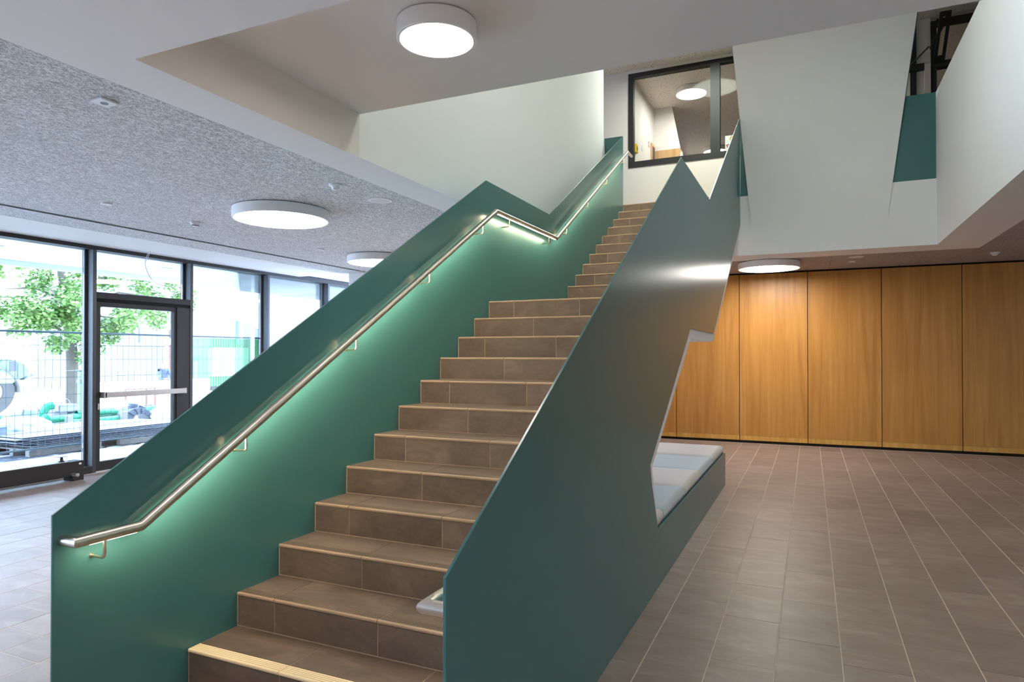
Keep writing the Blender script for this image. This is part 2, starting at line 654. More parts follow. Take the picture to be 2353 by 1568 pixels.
# ------------------------------------------------------------------ timber wall
tw = MB().box(-2.66, 6.1, YW + .022, YW + .12, 0, ZC + .04).build('wall_back', M['blackgap'], kind='structure')
xj = -3.245
for k in range(9):
    a, b = -3.2455 + 1.0692 * k, -3.2455 + 1.0692 * (k + 1)
    a = max(a, -2.65); b = min(b, 6.09)
    if b - a < .1: continue
    p = MB().box(a + .005, b - .005, YW, YW + .020, .128, 2.872).build('wood_panel', M['wood'], tw, bevel=.001)
    MB().box(a + .005, b - .005, YW + .001, YW + .020, .046, .126).build('base_strip', M['woodlow'], tw, bevel=.001)

# ------------------------------------------------------------------ staircase
STX0, STX1 = XL + .003, XR - .012
st = empty('staircase', ((XL + XR) / 2, Y0, 0), 'brown tiled straight staircase with a middle landing between two teal plates', 'staircase')
# flight body with white plaster underside
def nose(k):   # (y, z) of nosing k, k = 0..11 lower, 12..22 upper
    if k <= 11: return Y0 + GO * k, RISE * (k + 1)
    return YU + GO * (k - 12), RISE * (k + 1)
pts = [(Y0 + .0045, 0)]
for k in range(23):
    y, z = nose(k)
    pts += [(y + .0045, z - .004)]
    y2 = nose(k + 1)[0] if k < 22 else 9.95
    pts += [(y2 + .0045, z - .004)]
pts = pts[:-1] + [(9.95, RISE * 23 - .004), (9.95, 3.34), (9.835, 3.30), (7.02, 1.70), (5.62, 1.70), (4.13, .84), (4.28, .38), (4.28, 0)]
core = MB(); core.mat(0).prism(pts, 'x', STX0 - .001, STX1 + .001)
bmn = core.build('stair_core', [M['grout'], M['white']], st)
# plaster for soffit faces: separate thin body just under the steps
body = [(4.33, 0), (4.33, .38), (4.17, .80), (5.642, 1.64), (7.035, 1.64), (9.835, 3.235), (9.835, 3.34), (7.0, 1.74), (5.60, 1.74), (4.10, .88), (4.28, .38), (4.28, 0)]
MB().prism(body, 'x', STX0 - .0015, STX1 + .0018).build('soffit', M['white'], st)

def step(k, first=False, last=False):
    y, z = nose(k)
    y2 = nose(k + 1)[0] if k < 22 else 9.945
    odd = (k % 2 == 1) if k <= 11 else (k % 2 == 0)
    js = [-2.355, -1.755, -1.155] if odd else [-2.055, -1.455]
    xs = [STX0 + .003] + js + [STX1 - .002]
    s = MB().box(STX0 + .001, STX1 - .001, y + .0048, y2, z - .030, z - .0025).build('step', M['grout'], st)
    cream = first or last
    for a, b in zip(xs, xs[1:]):
        a += .0022; b -= .0022
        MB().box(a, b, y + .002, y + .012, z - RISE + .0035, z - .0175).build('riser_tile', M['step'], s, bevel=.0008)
        # nosing: rounded lip with three grooves
        pr = [(y + .010, z - .0145), (y - .0010, z - .0145), (y - .0035, z - .0115), (y - .0035, z - .0045), (y - .0010, z - .0012), (y + .0030, z)]
        nb = MB()
        nb.mat(0).prism(pr + [(y + .010, z)], 'x', a, b)
        g0 = y + .010
        for q in range(4):
            w = .0035
            nb.mat(2).box(a, b, g0, g0 + w, z - .0145, z - .0022)
            nb.mat(1).box(a, b, g0 + w, g0 + w + .0095, z - .0145, z)
            g0 += w + .0095
        nb.build('nosing', [M['cream'], M['cream'], M['groove']] if cream else [M['nosetan'], M['step'], M['nosetan']], s,
                 label='pale cream ribbed nosing' if cream else None)
        if k == 11:
            yy = g0 + .002
            while yy < y2 - .02:
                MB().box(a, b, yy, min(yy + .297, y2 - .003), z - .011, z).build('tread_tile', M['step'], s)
                yy += .300
        else:
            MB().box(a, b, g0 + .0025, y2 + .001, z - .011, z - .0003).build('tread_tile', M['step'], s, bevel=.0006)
for k in range(23):
    step(k, k == 0, False)

# ------------------------------------------------------------------ steel side plates
poly_r = [(1.562, 0), (1.562, .903), (5.185, 3.033), (6.740, 3.040), (9.857, 4.862), (9.857, 3.330), (7.017, 1.722), (5.585, 1.722), (4.051, .815), (4.302, .372), (6.300, .372), (6.300, 0)]
MB().prism(poly_r, 'x', XR - .010, XR).build('stair_balustrade', M['teal'], bevel=.0012,
    label='right teal side plate of the stairs, zigzag top, slanted cut-out above the bench', cat='balustrade')
poly_l = [(1.562, 0), (1.562, .903), (5.215, 3.045), (6.765, 3.045), (9.900, 4.850), (9.900, 3.345), (7.017, 1.722), (5.585, 1.722), (4.051, .815), (4.302, .372), (4.302, 0)]
lb = MB().prism(poly_l, 'x', XL - .010, XL).build('stair_balustrade', M['teal'], bevel=.0012,
    label='left teal side plate of the stairs, lit from under its handrail', cat='balustrade')
MB().box(-2.892, XL - .011, 9.890, 9.900, ZU, 4.850).build('return_plate', M['teal'], lb)
# guard between the top of the stairs and the right wall
gd = MB().box(XR + .001, XB - .002, 9.870, 9.880, 3.335, 4.852).build('landing_guard', M['teal'], bevel=.001,
    label='teal steel guard plate of the upper landing, behind the white slanted wall', cat='guard')
box('shadow_gap', (XR, XB - .003, 9.870, 9.95, 3.323, 3.334), M['blackgap'], gd)
# white slanted slab hanging in front of the guard
wp = [(-.750, 3.322), (.925, 3.322), (1.352, ZT - .002), (-1.060, ZT - .002)]
ws = MB().prism(wp, 'y', 9.815, 9.845).build('slanted_wall', M['white'],
    label='tall white wall slab with slanted sides at the far end of the stairwell', cat='wall slab')
wq = [(-.738, 3.322), (.935, 3.322), (1.364, ZT - .002), (-1.072, ZT - .002)]
MB().prism(wq, 'y', 9.8455, 9.868).build('backing_plate', M['teal'], ws, label='teal plate behind the white face')

# ------------------------------------------------------------------ handrails
def rail_z(y):
    P = [(1.583, .800), (1.862, .800), (5.250, 2.772), (6.770, 2.777), (9.857, 4.583), (10.3, 4.59)]
    for (a, b), (c, d) in zip(P, P[1:]):
        if a <= y <= c: return b + (d - b) * (y - a) / (c - a)
    return 4.59
def handrail(x, xw, label):
    r = .0212
    root = empty('handrail', (x, 1.583, 0), label, 'handrail')
    MB().tube([(xw, 1.600, .800), (x, 1.600, .800), (x, 1.862, .800), (x, 5.250, 2.772), (x, 6.770, 2.777), (x, 9.857, 4.583), (x, 10.10, 4.585), (xw, 10.10, 4.585)][: 7],
              r, 20).build('rail_tube', M['steel'], root, smooth=True)
    ys = [1.71, 2.42, 3.28, 4.13, 4.99, 5.53, 6.54, 7.10, 7.90, 8.73, 9.65]
    sg = 1 if x > xw else -1
    for y in ys:
        z = rail_z(y)
        pa = [(xw, y, z - .088)]
        pa += [(x - sg * .016, y, z - .088)]
        for a in (30, 60, 90):
            t = math.radians(a)
            pa.append((x - sg * .016 + sg * .016 * math.sin(t), y, z - .088 + .016 * (1 - math.cos(t))))
        pa.append((x, y, z - .015))
        b = MB().tube(pa, .0058, 8).build('bracket', M['brass'], root, smooth=True)
        MB().lathe((xw, y, z - .088), [(.010, 0), (.010, sg * .003)], 12, 'x').build('rosette', M['brass'], b)
    # light strips let into the underside
    segs = [(1.64, 1.85), (1.88, 5.22), (5.28, 6.74), (6.80, 9.84)]
    for a, c in segs:
        cuts = [a] + [y for y in ys if a + .05 < y < c - .05] + [c]
        for p, q in zip(cuts, cuts[1:]):
            p += .008; q -= .008
            za, zc = rail_z(p), rail_z(q)
            sl_ = (zc - za) / (q - p)
            c_ = math.sqrt(1 + sl_ * sl_)
            ta = math.radians(2)
            m = MB()
            prof_ = [(-.0062, -.0206), (0, -.0218), (.0062, -.0206), (.0062, -.012), (-.0062, -.012)]
            ia, ib = [], []
            for (u_, v_) in prof_:
                xx = u_ * math.cos(ta) + v_ * math.sin(ta) * sg
                zz = -u_ * math.sin(ta) * sg + v_ * math.cos(ta)
                ia.append(m.av((x + xx, p, za + zz * c_))); ib.append(m.av((x + xx, q, zc + zz * c_)))
            m.af(ia[::-1]); m.af(ib)
            for k in range(5):
                m.af((ia[k], ia[(k + 1) % 5], ib[(k + 1) % 5], ib[k]))
            m.build('light_strip', M['led'], root)
    return root
handrail(-2.520, XL, 'long steel handrail with lit underside along the left teal plate')
handrail(-.985, XR - .010, 'steel handrail inside the right teal plate, only its near end showing')

# ------------------------------------------------------------------ bench with cushions
be = empty('bench', (-1.75, 6.15, 0), 'low teal steel bench under the stairs, running on from the side plate', 'bench')
MB().box(XR - .010, XR, 6.3015, 8.00, 0, .372).build('front_panel', M['teal'], be, bevel=.001)
MB().box(-2.58, XR - .011, 4.34, 7.989, .335, .362).build('seat_board', M['teal'], be)
MB().box(-2.58, XR - .011, 7.990, 8.00, 0, .368).build('end_panel', M['teal'], be)
def cushion(y0, y1, mat, label, dz=0.0):
    x0, x1 = -2.5, XR - .022
    h = .088
    rad = .038
    lx, ly = x1 - x0, y1 - y0
    ed = [0, .06, .2, .45, .75, 1.0]
    us = [e * rad / lx for e in ed] + [rad / lx + (1 - 2 * rad / lx) * k / 13 for k in range(1, 13)] + [1 - e * rad / lx for e in ed[::-1]]
    vs = [e * rad / ly for e in ed] + [rad / ly + (1 - 2 * rad / ly) * k / 8 for k in range(1, 8)] + [1 - e * rad / ly for e in ed[::-1]]
    nx, ny = len(us) - 1, len(vs) - 1
    m = MB()
    top = []
    for j in range(ny + 1):
        row = []
        for i in range(nx + 1):
            u, v = us[i], vs[j]
            x = x0 + (x1 - x0) * u; y = y0 + .007 + (y1 - y0 - .014) * v
            e = min((1 - u) * (x1 - x0), u * (x1 - x0), v * (y1 - y0), (1 - v) * (y1 - y0))
            rr = rad
            z = .363 + h + dz - (0 if e > rr else (rr - math.sqrt(max(0, rr * rr - (rr - e) ** 2))) * .9)
            z += .0035 * math.sin(u * 31 + v * 4) * math.sin(v * PI) + .004 * math.sin(u * PI) * math.sin(v * PI)
            row.append(m.av((x, y, z)))
        top.append(row)
    bot = [[m.av((x0 + .012 + (x1 - x0 - .024) * i / nx, y0 + .012 + (y1 - y0 - .024) * j / ny, .363)) for i in range(nx + 1)] for j in range(ny + 1)]
    mid = {}
    def edge():
        e = [(i, 0) for i in range(nx)] + [(nx, j) for j in range(ny)] + [(i, ny) for i in range(nx, 0, -1)] + [(0, j) for j in range(ny, 0, -1)]
        return e
    for j in range(ny):
        for i in range(nx):
            m.af((top[j][i], top[j][i + 1], top[j + 1][i + 1], top[j + 1][i]))
            m.af((bot[j][i], bot[j + 1][i], bot[j + 1][i + 1], bot[j][i + 1]))
    E = edge()
    for (i, j), (i2, j2) in zip(E, E[1:] + E[:1]):
        # bulging side
        def mp(i, j):
            if (i, j) not in mid:
                t = m.v[top[j][i]]; cx = (x0 + x1) / 2; cy = (y0 + y1) / 2
                ox = .004 if i == nx else (-.004 if i == 0 else 0)
                oy = .003 if j == ny else (-.003 if j == 0 else 0)
                mid[(i, j)] = m.av((t.x + ox, t.y + oy, .363 + h * .42))
            return mid[(i, j)]
        a, b = mp(i, j), mp(i2, j2)
        m.af((top[j][i], a, b, top[j2][i2]))
        m.af((a, bot[j][i], bot[j2][i2], b))
    m.build('cushion', mat, label=label, cat='cushion', group='seat cushions on the bench', smooth=True)
cushion(7.130, 7.985, M['padw'], 'cream seat cushion at the far end of the bench', .006)
cushion(6.270, 7.122, M['padb'], 'pale blue seat cushion second from the far end of the bench', -.006)
cushion(5.420, 6.262, M['padw'], 'cream seat cushion in the middle of the bench, between two blue ones')
cushion(4.570, 5.412, M['padb'], 'creased blue seat cushion nearest the slanted edge of the side plate')
cushion(4.350, 4.562, M['padw'], 'small cream cushion corner at the near end of the bench', .004)

# ------------------------------------------------------------------ round ceiling lamps
def lamp(x, y, zc, R, h, label, group, mat):
    root = empty('ceiling_lamp', (x, y, zc - h), label, 'ceiling lamp', group)
    MB().lathe((x, y, 0), [(R - .012, zc), (R - .012, zc - .008)], 48).build('mounting_ring', M['dgrey'], root)  # recessed mount; dark grey paints the shade of the gap above the housing
    ro = R + .018
    MB().lathe((x, y, 0), [(ro, zc - .008), (ro, zc - h + .003), (ro - .003, zc - h), (R + .002, zc - h), (R, zc - h + .004), (R, zc - h + .012), (.02, zc - .012)], 64).build('housing', M['lampwhite'], root, smooth=True)
    MB().lathe((x, y, 0), [(R - .001, zc - h + .010), (R - .001, zc - h + .003), (.01, zc - h + .001)], 64).build('diffuser', mat, root)
    return root
lamp(-4.640, 4.885, ZC, .428, .100, 'large round white lamp on the grey ceiling left of the stairs', 'round ceiling lamps', M['diff'])
lamp(-5.560, 7.760, ZC, .428, .100, 'round lamp half hidden behind the left stair plate near the white wall', 'round ceiling lamps', M['diff'])
lamp(-.568, 10.712, ZC, .424, .100, 'round lamp before the oak wall right of the stairs', 'round ceiling lamps', M['diff'])
lamp(-1.735, 2.912, ZH, .185, .095, 'round white lamp on the raised plaster ceiling above the stairs', 'round ceiling lamps', M['diff'])
lamp(-2.051, 12.861, ZT, .273, .100, 'round lamp seen through the upper window near its middle post', 'round ceiling lamps', M['diff'])
lamp(-2.105, 16.80, ZT, .273, .100, 'farther round lamp seen low behind the upper window post', 'round ceiling lamps', M['diff'])
# added lamps out of view, filling the hall and upper storey with light
lamp(4.6, 2.9, ZC, .424, .100, 'added fill lamp far right of the viewpoint, beyond the frame', 'added fill lamps beyond the frame', M['diff'])
lamp(-4.64, 1.2, ZC, .424, .100, 'added fill lamp on the grey ceiling left of the viewpoint, beyond the frame', 'added fill lamps beyond the frame', M['diff'])
lamp(.25, -1.8, ZC, .424, .100, 'added fill lamp on the ceiling behind the viewpoint, beyond the frame', 'added fill lamps beyond the frame', M['diff'])
lamp(-1.6, 10.55, ZT, .424, .100, 'added upper fill lamp over the head of the stairs, hidden by the raised ceiling', 'added upper fill lamps beyond the frame', M['diffu'])
lamp(-.4, 5.4, ZT, .424, .100, 'added fill lamp on the upper ceiling in the middle of the stairwell, hidden', 'added upper fill lamps beyond the frame', M['diffu'])

# ------------------------------------------------------------------ small ceiling devices
def device_disc(name, x, y, z, R, label, cat, dome=True):
    root = empty(name, (x, y, z - .05), label, cat)
    MB().lathe((x, y, 0), [(R, z), (R, z - .012), (R * .9, z - .016), (.01, z - .016)], 28).build('base', M['plastic'], root, smooth=True)
    if dome:
        MB().lathe((x, y, 0), [(R * .62, z - .016), (R * .60, z - .030), (R * .45, z - .043), (R * .2, z - .049), (.004, z - .050)], 24).build('lens', M['plastic'], root, smooth=True)
    return root
device_disc('motion_sensor', -3.535, 4.328, ZC, .055, 'white domed sensor under the grey ceiling, beside the plaster margin', 'sensor')
d = device_disc('smoke_detector', -5.889, 4.961, ZC, .055, 'white smoke detector left of the large round lamp', 'detector', False)
MB().lathe((-5.889, 4.961, 0), [(.046, ZC - .016), (.044, ZC - .03), (.036, ZC - .034), (.036, ZC - .040), (.030, ZC - .046), (.01, ZC - .05)], 24).build('chamber', M['plastic'], d, smooth=True)
MB().lathe((-5.889, 4.961, 0), [(.038, ZC - .033), (.038, ZC - .041)], 24).build('vent_ring', M['dgrey'], d)
for x, y, l in ((-5.888, 3.997, 'tiny flat white ceiling sensor near the black slot, left of the smoke detector'), (-5.870, 6.884, 'tiny flat white ceiling sensor between the two left lamps'), (.572, 11.031, 'small flat white sensor on the ceiling before the oak wall')):
    device_disc('ceiling_sensor', x, y, ZC, .045, l, 'sensor', False)
device_disc('smoke_detector', 2.293, 10.890, ZC, .060, 'domed detector on the far right of the ceiling before the oak wall', 'detector')
sq = empty('ceiling_socket', (-3.524, 2.377, ZC - .02), 'square white ceiling socket box with a round hole, top left', 'socket')
MB().box(-3.575, -3.473, 2.326, 2.428, ZC - .014, ZC).build('cover_plate', M['plastic'], sq, bevel=.003)
MB().lathe((-3.524, 2.377, 0), [(.024, ZC - .0155), (.022, ZC - .0135)], 20).build('socket_ring', M['plastic'], sq)
MB().lathe((-3.524, 2.377, 0), [(.020, ZC - .0158), (.020, ZC - .0145)], 20).build('socket_hole', M['dgrey'], sq)
sp = empty('ceiling_speaker', (-3.536, 4.945, ZC - .01), 'flush round speaker with grey mesh beside the plaster margin', 'speaker')
MB().lathe((-3.536, 4.945, 0), [(.106, ZC), (.106, ZC - .004), (.085, ZC - .005), (.085, ZC)], 40).build('trim_ring', M['plastic'], sp)
MB().lathe((-3.536, 4.945, 0), [(.084, ZC - .001), (.084, ZC - .0045), (.01, ZC - .0045)], 40).build('grille', M['greylens'], sp)
h = empty('ceiling_speaker', (.6, 10.25, ZC - .01), 'flat round brownish ceiling speaker near the plaster edge before the oak wall', 'speaker')
MB().lathe((.6, 10.60, 0), [(.10, ZC), (.10, ZC - .004), (.085, ZC - .005)], 32).build('trim_ring', M['beige'], h)

# ------------------------------------------------------------------ glass front
posts = [5.503 - 1.5 * k for k in range(1, 8)][::-1] + [5.503, 6.955, 8.480, 10.008]
fr = empty('window_1', (XF, 5, 0), kind='structure')
for y in posts:
    m = MB(); m.box(XF - .17, XF, y - .024, y + .024, 0, 2.86).build('mullion', M['anthracite'], fr, bevel=.002)
    MB().box(XF - .176, XF - .12, y - .052, y - .024, .02, 2.86).build('sash_profile', M['anthracite'], fr, bevel=.003)
MB().box(XF - .19, XF + .004, -5, 12.2, 2.850, 2.925).build('head_rail', M['black'], fr)
MB().box(XF - .19, XF + .004, -5, 5.479, 0, .085).build('sill_rail', M['black'], fr)
MB().box(XF - .19, XF + .004, 6.979, 12.2, 0, .085).build('sill_rail', M['black'], fr)
for a, b in zip(posts, posts[1:] + [12.2]):
    z0 = 2.315 if abs(a - 5.503) < .01 else .085
    MB().box(XF - .150, XF - .142, a + .026, b - .053, z0, 2.85).build('pane', M['glass'], fr)
MB().box(XF - .17, XF + .002, 5.527, 6.931, 2.232, 2.312).build('transom', M['black'], fr, bevel=.002)
MB().box(XF - .17, XF - .01, 5.529, 6.929, 2.186, 2.231).build('transom_recess', M['blackgap'], fr)
# door
dr = empty('door_1', (XF, 6.2, 0), kind='structure')
lf = MB()
lf.box(XF - .075, XF - .005, 5.530, 5.580, .012, 2.185)
lf.box(XF - .075, XF - .005, 6.662, 6.930, .012, 2.185)
lf.box(XF - .075, XF - .005, 5.580, 6.662, .012, .130)
lf.box(XF - .075, XF - .005, 5.580, 6.662, 2.128, 2.185)
lf.build('door_leaf', M['black'], dr)
MB().box(XF - .005, XF + .008, 6.700, 6.84, .012, 2.19).build('door_jamb', M['black'], dr)
MB().box(XF - .045, XF - .038, 5.580, 6.662, .130, 2.128).build('pane', M['glass'], dr)
pb = MB().box(XF + .055, XF + .100, 5.59, 6.79, .953, 1.022).build('push_bar', M['alu'], dr, bevel=.010, seg=2)
for y in (5.595, 6.785):
    MB().box(XF - .005, XF + .09, y - .02, y + .02, .948, 1.027).build('bar_bracket', M['alu'], pb, bevel=.004)
MB().box(XF - .003, XF + .012, 5.543, 5.562, .80, .88).build('lock_plate', M['alu'], dr, bevel=.004)
# convector
cv = empty('floor_convector', (-8.08, 3.2, 0), 'low black floor convector along the window left of the glass door', 'radiator')
MB().box(-8.165, -8.000, -2.0, 5.165, .062, .232).build('casing', M['black'], cv, bevel=.002)
MB().box(-8.165, -8.000, 5.03, 5.165, 0, .062).build('foot', M['black'], cv, bevel=.002)
MB().box(-8.165, -8.000, 3.0, 3.12, 0, .062).build('foot', M['black'], cv, bevel=.002)
for k in range(6):
    MB().box(-8.158 + .026 * k, -8.158 + .026 * k + .012, -1.9, 5.0, .2325, .238).build('grille_bar', M['alu'], cv)
MB().lathe((0, 5.02, .085), [(.012, -8.0), (.012, -7.975), (.020, -7.972), (.021, -7.885), (.017, -7.880)], 18, 'x').build('valve', M['alu'], cv, smooth=True)
MB().box(-7.9995, -7.998, 5.105, 5.135, .188, .210).build('sticker', M['plastic'], cv)
st2 = empty('small_stand', (-8.09, 4.95, .238), 'small black stand with a flat tilted plate on the convector', 'stand')
MB().lathe((-8.085, 4.955, 0), [(.036, .238), (.034, .244), (.018, .252), (.014, .285), (.020, .297)], 20).build('stem', M['black'], st2, smooth=True)
MB().box(-8.125, -8.035, 4.88, 5.00, .297, .303).build('top_plate', M['greylens'], st2)
# loose cable
cb = empty('loose_cable', (-8.1, 6.1, 2.45), 'two thin loose wires hanging from the ceiling before the pane over the door', 'cable')
def spline(pts, n=8):
    out = []
    P = [Vector(p) for p in pts]
    P = [P[0] * 2 - P[1]] + P + [P[-1] * 2 - P[-2]]
    for i in range(1, len(P) - 2):
        for k in range(n):
            t = k / n
            out.append(.5 * ((2 * P[i]) + (-P[i - 1] + P[i + 1]) * t + (2 * P[i - 1] - 5 * P[i] + 4 * P[i + 1] - P[i + 2]) * t * t + (-P[i - 1] + 3 * P[i] - 3 * P[i + 1] + P[i + 2]) * t ** 3))
    out.append(P[-2])
    return out
MB().tube(spline([(-8.1, 6.10, 2.90), (-8.1, 6.045, 2.80), (-8.1, 6.035, 2.70), (-8.1, 6.105, 2.55), (-8.1, 6.24, 2.465), (-8.1, 6.42, 2.455)]), .0035, 6).build('wire', M['plastic'], cb, smooth=True)
MB().tube(spline([(-8.1, 6.11, 2.90), (-8.1, 6.07, 2.80), (-8.1, 6.037, 2.71), (-8.1, 6.115, 2.545), (-8.1, 6.25, 2.462), (-8.1, 6.45, 2.465)]), .0035, 6).build('wire', M['plastic'], cb, smooth=True)

# ------------------------------------------------------------------ upper window and corridor
w2 = empty('window_2', (-1, WU, 4.83), kind='structure')
fm = MB()
fy0, fy1 = WU - .012, WU + .10
MB().box(-2.948, -2.857, fy0, fy1, 4.835, 6.515).build('frame_side', M['black'], w2)
MB().box(-1.534, -1.377, fy0, fy1, 4.94, 6.435).build('frame_post', M['black'], w2)
MB().box(-2.857, 1.30, fy0, fy1, 6.435, 6.515).build('frame_top', M['black'], w2)
MB().box(-2.857, 1.30, fy0, fy1, 4.835, 4.94).build('frame_bottom', M['black'], w2)
MB().box(-2.857, -1.534, WU + .04, WU + .05, 4.94, 6.435).build('pane', M['glassin'], w2)
MB().box(-1.377, 1.30, WU + .04, WU + .05, 4.94, 6.435).build('pane', M['glassin'], w2)
MB().box(-3.04, -2.92, WU + .12, 22, ZU, ZT).build('wall_left', M['white'], kind='structure')
MB().box(-3.0, 6.2, 21.9, 22, ZU, ZT).build('wall_back', M['beige'], kind='structure')
cs = MB().prism([(-2.919, 5.70), (-2.388, 5.70), (-2.557, ZT - .002), (-2.919, ZT - .002)], 'y', 13.606, 13.64).build('slanted_wall', M['white'],
    label='pale slanted wall piece inside the corridor behind the upper window', cat='wall slab')
cab = empty('corridor_cupboard', (-2.65, 13.8, ZU), 'pale wooden cupboard below the slanted wall in the upper corridor', 'cupboard')
MB().box(-2.918, -2.392, 13.60, 13.9, ZU, 5.70).build('body', M['woodpale'], cab)
MB().box(-2.35, -2.30, 14.2, 14.9, ZU, 5.60).build('side_panel', M['woodpale'], cab)
d2 = empty('door_2', (-2.9, 13.5, ZU), kind='structure')
MB().box(-2.92, -2.895, 13.27, 13.34, ZU, 5.78).build('door_frame', M['woodpale'], d2)
MB().box(-2.92, -2.895, 13.34, 13.59, 5.735, 5.78).build('door_frame', M['woodpale'], d2)
MB().box(-2.918, -2.905, 13.34, 13.59, ZU, 5.735).build('door_leaf', M['dgrey'], d2)
yb = empty('call_box', (-2.90, 11.97, 5.2), 'yellow wall box seen at the left edge of the upper window', 'wall box')
MB().box(-2.92, -2.875, 11.90, 12.02, 5.205, 5.36).build('case', plain('yellow', (.85, .55, .02), .4), yb, bevel=.004)
MB().box(-2.874, -2.872, 11.93, 11.99, 5.25, 5.32).build('window', M['dgrey'], yb)
box('light_switch', (-2.92, -2.908, 12.48, 12.545, 5.405, 5.495), M['plastic'], label='small white wall plate between the yellow box and the red sign', cat='switch')
rs = box('escape_sign', (-2.92, -2.914, 13.03, 13.16, 5.64, 5.75), M['plastic'], label='white sign with red marks on the corridor wall by the door', cat='sign')
red = plain('sign_red', (.6, .06, .03), .5)
for a, b in ((.012, .030), (.045, .055), (.072, .098)):
    MB().box(-2.9138, -2.912, 13.04, 13.15 - (.04 if a > .04 else 0), 5.64 + a, 5.64 + b).build('sign_mark', red, rs)
po = box('poster', (-1.300, -1.10, WU + .052, WU + .054, 4.97, 5.205), M['plastic'], label='white poster with a drawn person on the pane right of the window post', cat='poster')
hair = plain('poster_hair', (.55, .28, .05), .6); skin = plain('poster_skin', (.80, .55, .42), .6); blue = plain('poster_blue', (.03, .06, .35), .6)
def disc(cx, cz, rx, rz, y0, y1, a0=0, a1=2 * PI, n=20):
    return [(cx + rx * math.cos(a0 + (a1 - a0) * k / n), cz + rz * math.sin(a0 + (a1 - a0) * k / n)) for k in range(n)]
MB().prism(disc(-1.19, 5.145, .036, .044, 0, 0), 'y', WU + .0505, WU + .052).build('drawn_hair', hair, po)
MB().prism(disc(-1.188, 5.130, .026, .032, 0, 0), 'y', WU + .0495, WU + .0505).build('drawn_face', skin, po)
MB().prism([(-1.275, 5.055), (-1.215, 5.065), (-1.215, 5.048), (-1.262, 5.040), (-1.24, 4.985), (-1.255, 4.982)], 'y', WU + .0505, WU + .052).build('drawn_sleeve', blue, po)
MB().prism([(-1.285, 5.060), (-1.262, 5.058), (-1.258, 5.02), (-1.275, 5.01)], 'y', WU + .0500, WU + .0505).build('drawn_cuff', red, po)

# dark glazed corner at the top right
w3 = empty('window_3', (1.9, WU, ZU), kind='structure')
for (a, b, c, d_) in ((1.395, 1.475, 5.0, 6.57), (1.66, 1.735, 4.0, 6.5), (2.42, 2.50, 4.0, 6.57)):
    MB().box(a, b, WU - .03, WU + .10, c, d_).build('frame_post', M['black'], w3)
MB().box(1.735, 2.42, WU - .03, WU + .10, 6.44, 6.52).build('frame_top', M['black'], w3)
MB().box(1.30, 1.66, WU - .05, WU + .02, 5.785, 5.885).build('frame_transom', M['black'], w3)
MB().box(1.735, 2.42, WU - .03, WU + .10, 5.80, 5.89).build('frame_transom', M['black'], w3)
MB().box(1.735, 2.42, WU + .04, WU + .05, 4.0, 5.80).build('pane', M['glassin'], w3)
MB().box(1.735, 2.42, WU + .04, WU + .05, 5.89, 6.44).build('pane', M['glassin'], w3)
op = MB()
op.T = Matrix.Translation((1.79, WU - .06, 5.86)) @ Matrix.Rotation(math.radians(50), 4, 'X')
op.box(-.10, .0, 0, .04, 0, .08); op.box(-.10, -.06, 0, .04, .0, .72); op.box(0, .04, 0, .04, .0, .72); op.box(-.10, .04, 0, .04, .68, .74)
op.build('open_sash', M['black'], w3)
MB().box(1.36, 1.63, WU + .2, WU + .24, 5.0, 5.80).build('side_panel', M['plastic'], w3)
op2 = MB(); op2.tube([(1.40, WU - .07, 5.88), (1.60, WU - .30, 6.02)], .012, 8); op2.tube([(1.62, WU - .32, 5.98), (1.86, WU - .10, 6.50)], .022, 8)
op2.build('opener_arm', M['black'], w3)
MB().box(1.575, 1.655, WU - .055, WU - .02, 4.9, 5.88).build('window_post', plain('rosy_post', (.72, .58, .55), .6), w3)

# ------------------------------------------------------------------ outside
ground = MB().box(-90, -8.56, -30, 80, -.5, -.165).build('ground', plain('pale_ground', (.70, .70, .68), .9, var=.15, scale=1.5),
    label='bright pale yard ground beyond the glass front', cat='ground', kind='stuff')
# paving of the entrance
pv = MB().box(-10.45, -8.515, -3, 12, -.16, -.045).build('floor', M['floorgrout'], kind='structure')
stone = plain('light_paver', (.62, .62, .62), .7, var=.08, scale=8)
pvd = []
for i in range(4):
    for j in range(20):
        x0 = -10.44 + .48 * i; y0 = 2.4 + .48 * j - (.24 if i % 2 else 0)
        MB().box(x0 + .002, x0 + .478, y0 + .002, y0 + .478, -.05, -.025).build('paver', stone, pv)
t = NT('dark_earth'); b = t.bsdf(Roughness=.95)
nn = t.noise(t.pos(1, 1, 1), 3.5, 8, .75, .8)
t.link(t.ramp(nn, [(.38, (.03, .035, .05)), (.55, (.10, .11, .14)), (.66, (.42, .44, .48))]), b.inputs['Base Color'])
t.bump(nn, b, .8, .05); M['earth'] = t.m
g2 = MB()
N = 60
gv = [[g2.av((-10.40 - 3.4 * i / 20, 2 + 14 * j / N, -.150 - .010 * (i > 0) + .014 * math.sin(i * 1.7 + j * .8) * math.sin(j * .37 + i))) for j in range(N + 1)] for i in range(21)]
for i in range(20):
    for j in range(N):
        g2.af((gv[i][j], gv[i][j + 1], gv[i + 1][j + 1], gv[i + 1][j]))
g2.build('earth_strip', M['earth'], label='dark crumpled earth strip along the entrance paving', cat='ground', kind='stuff')
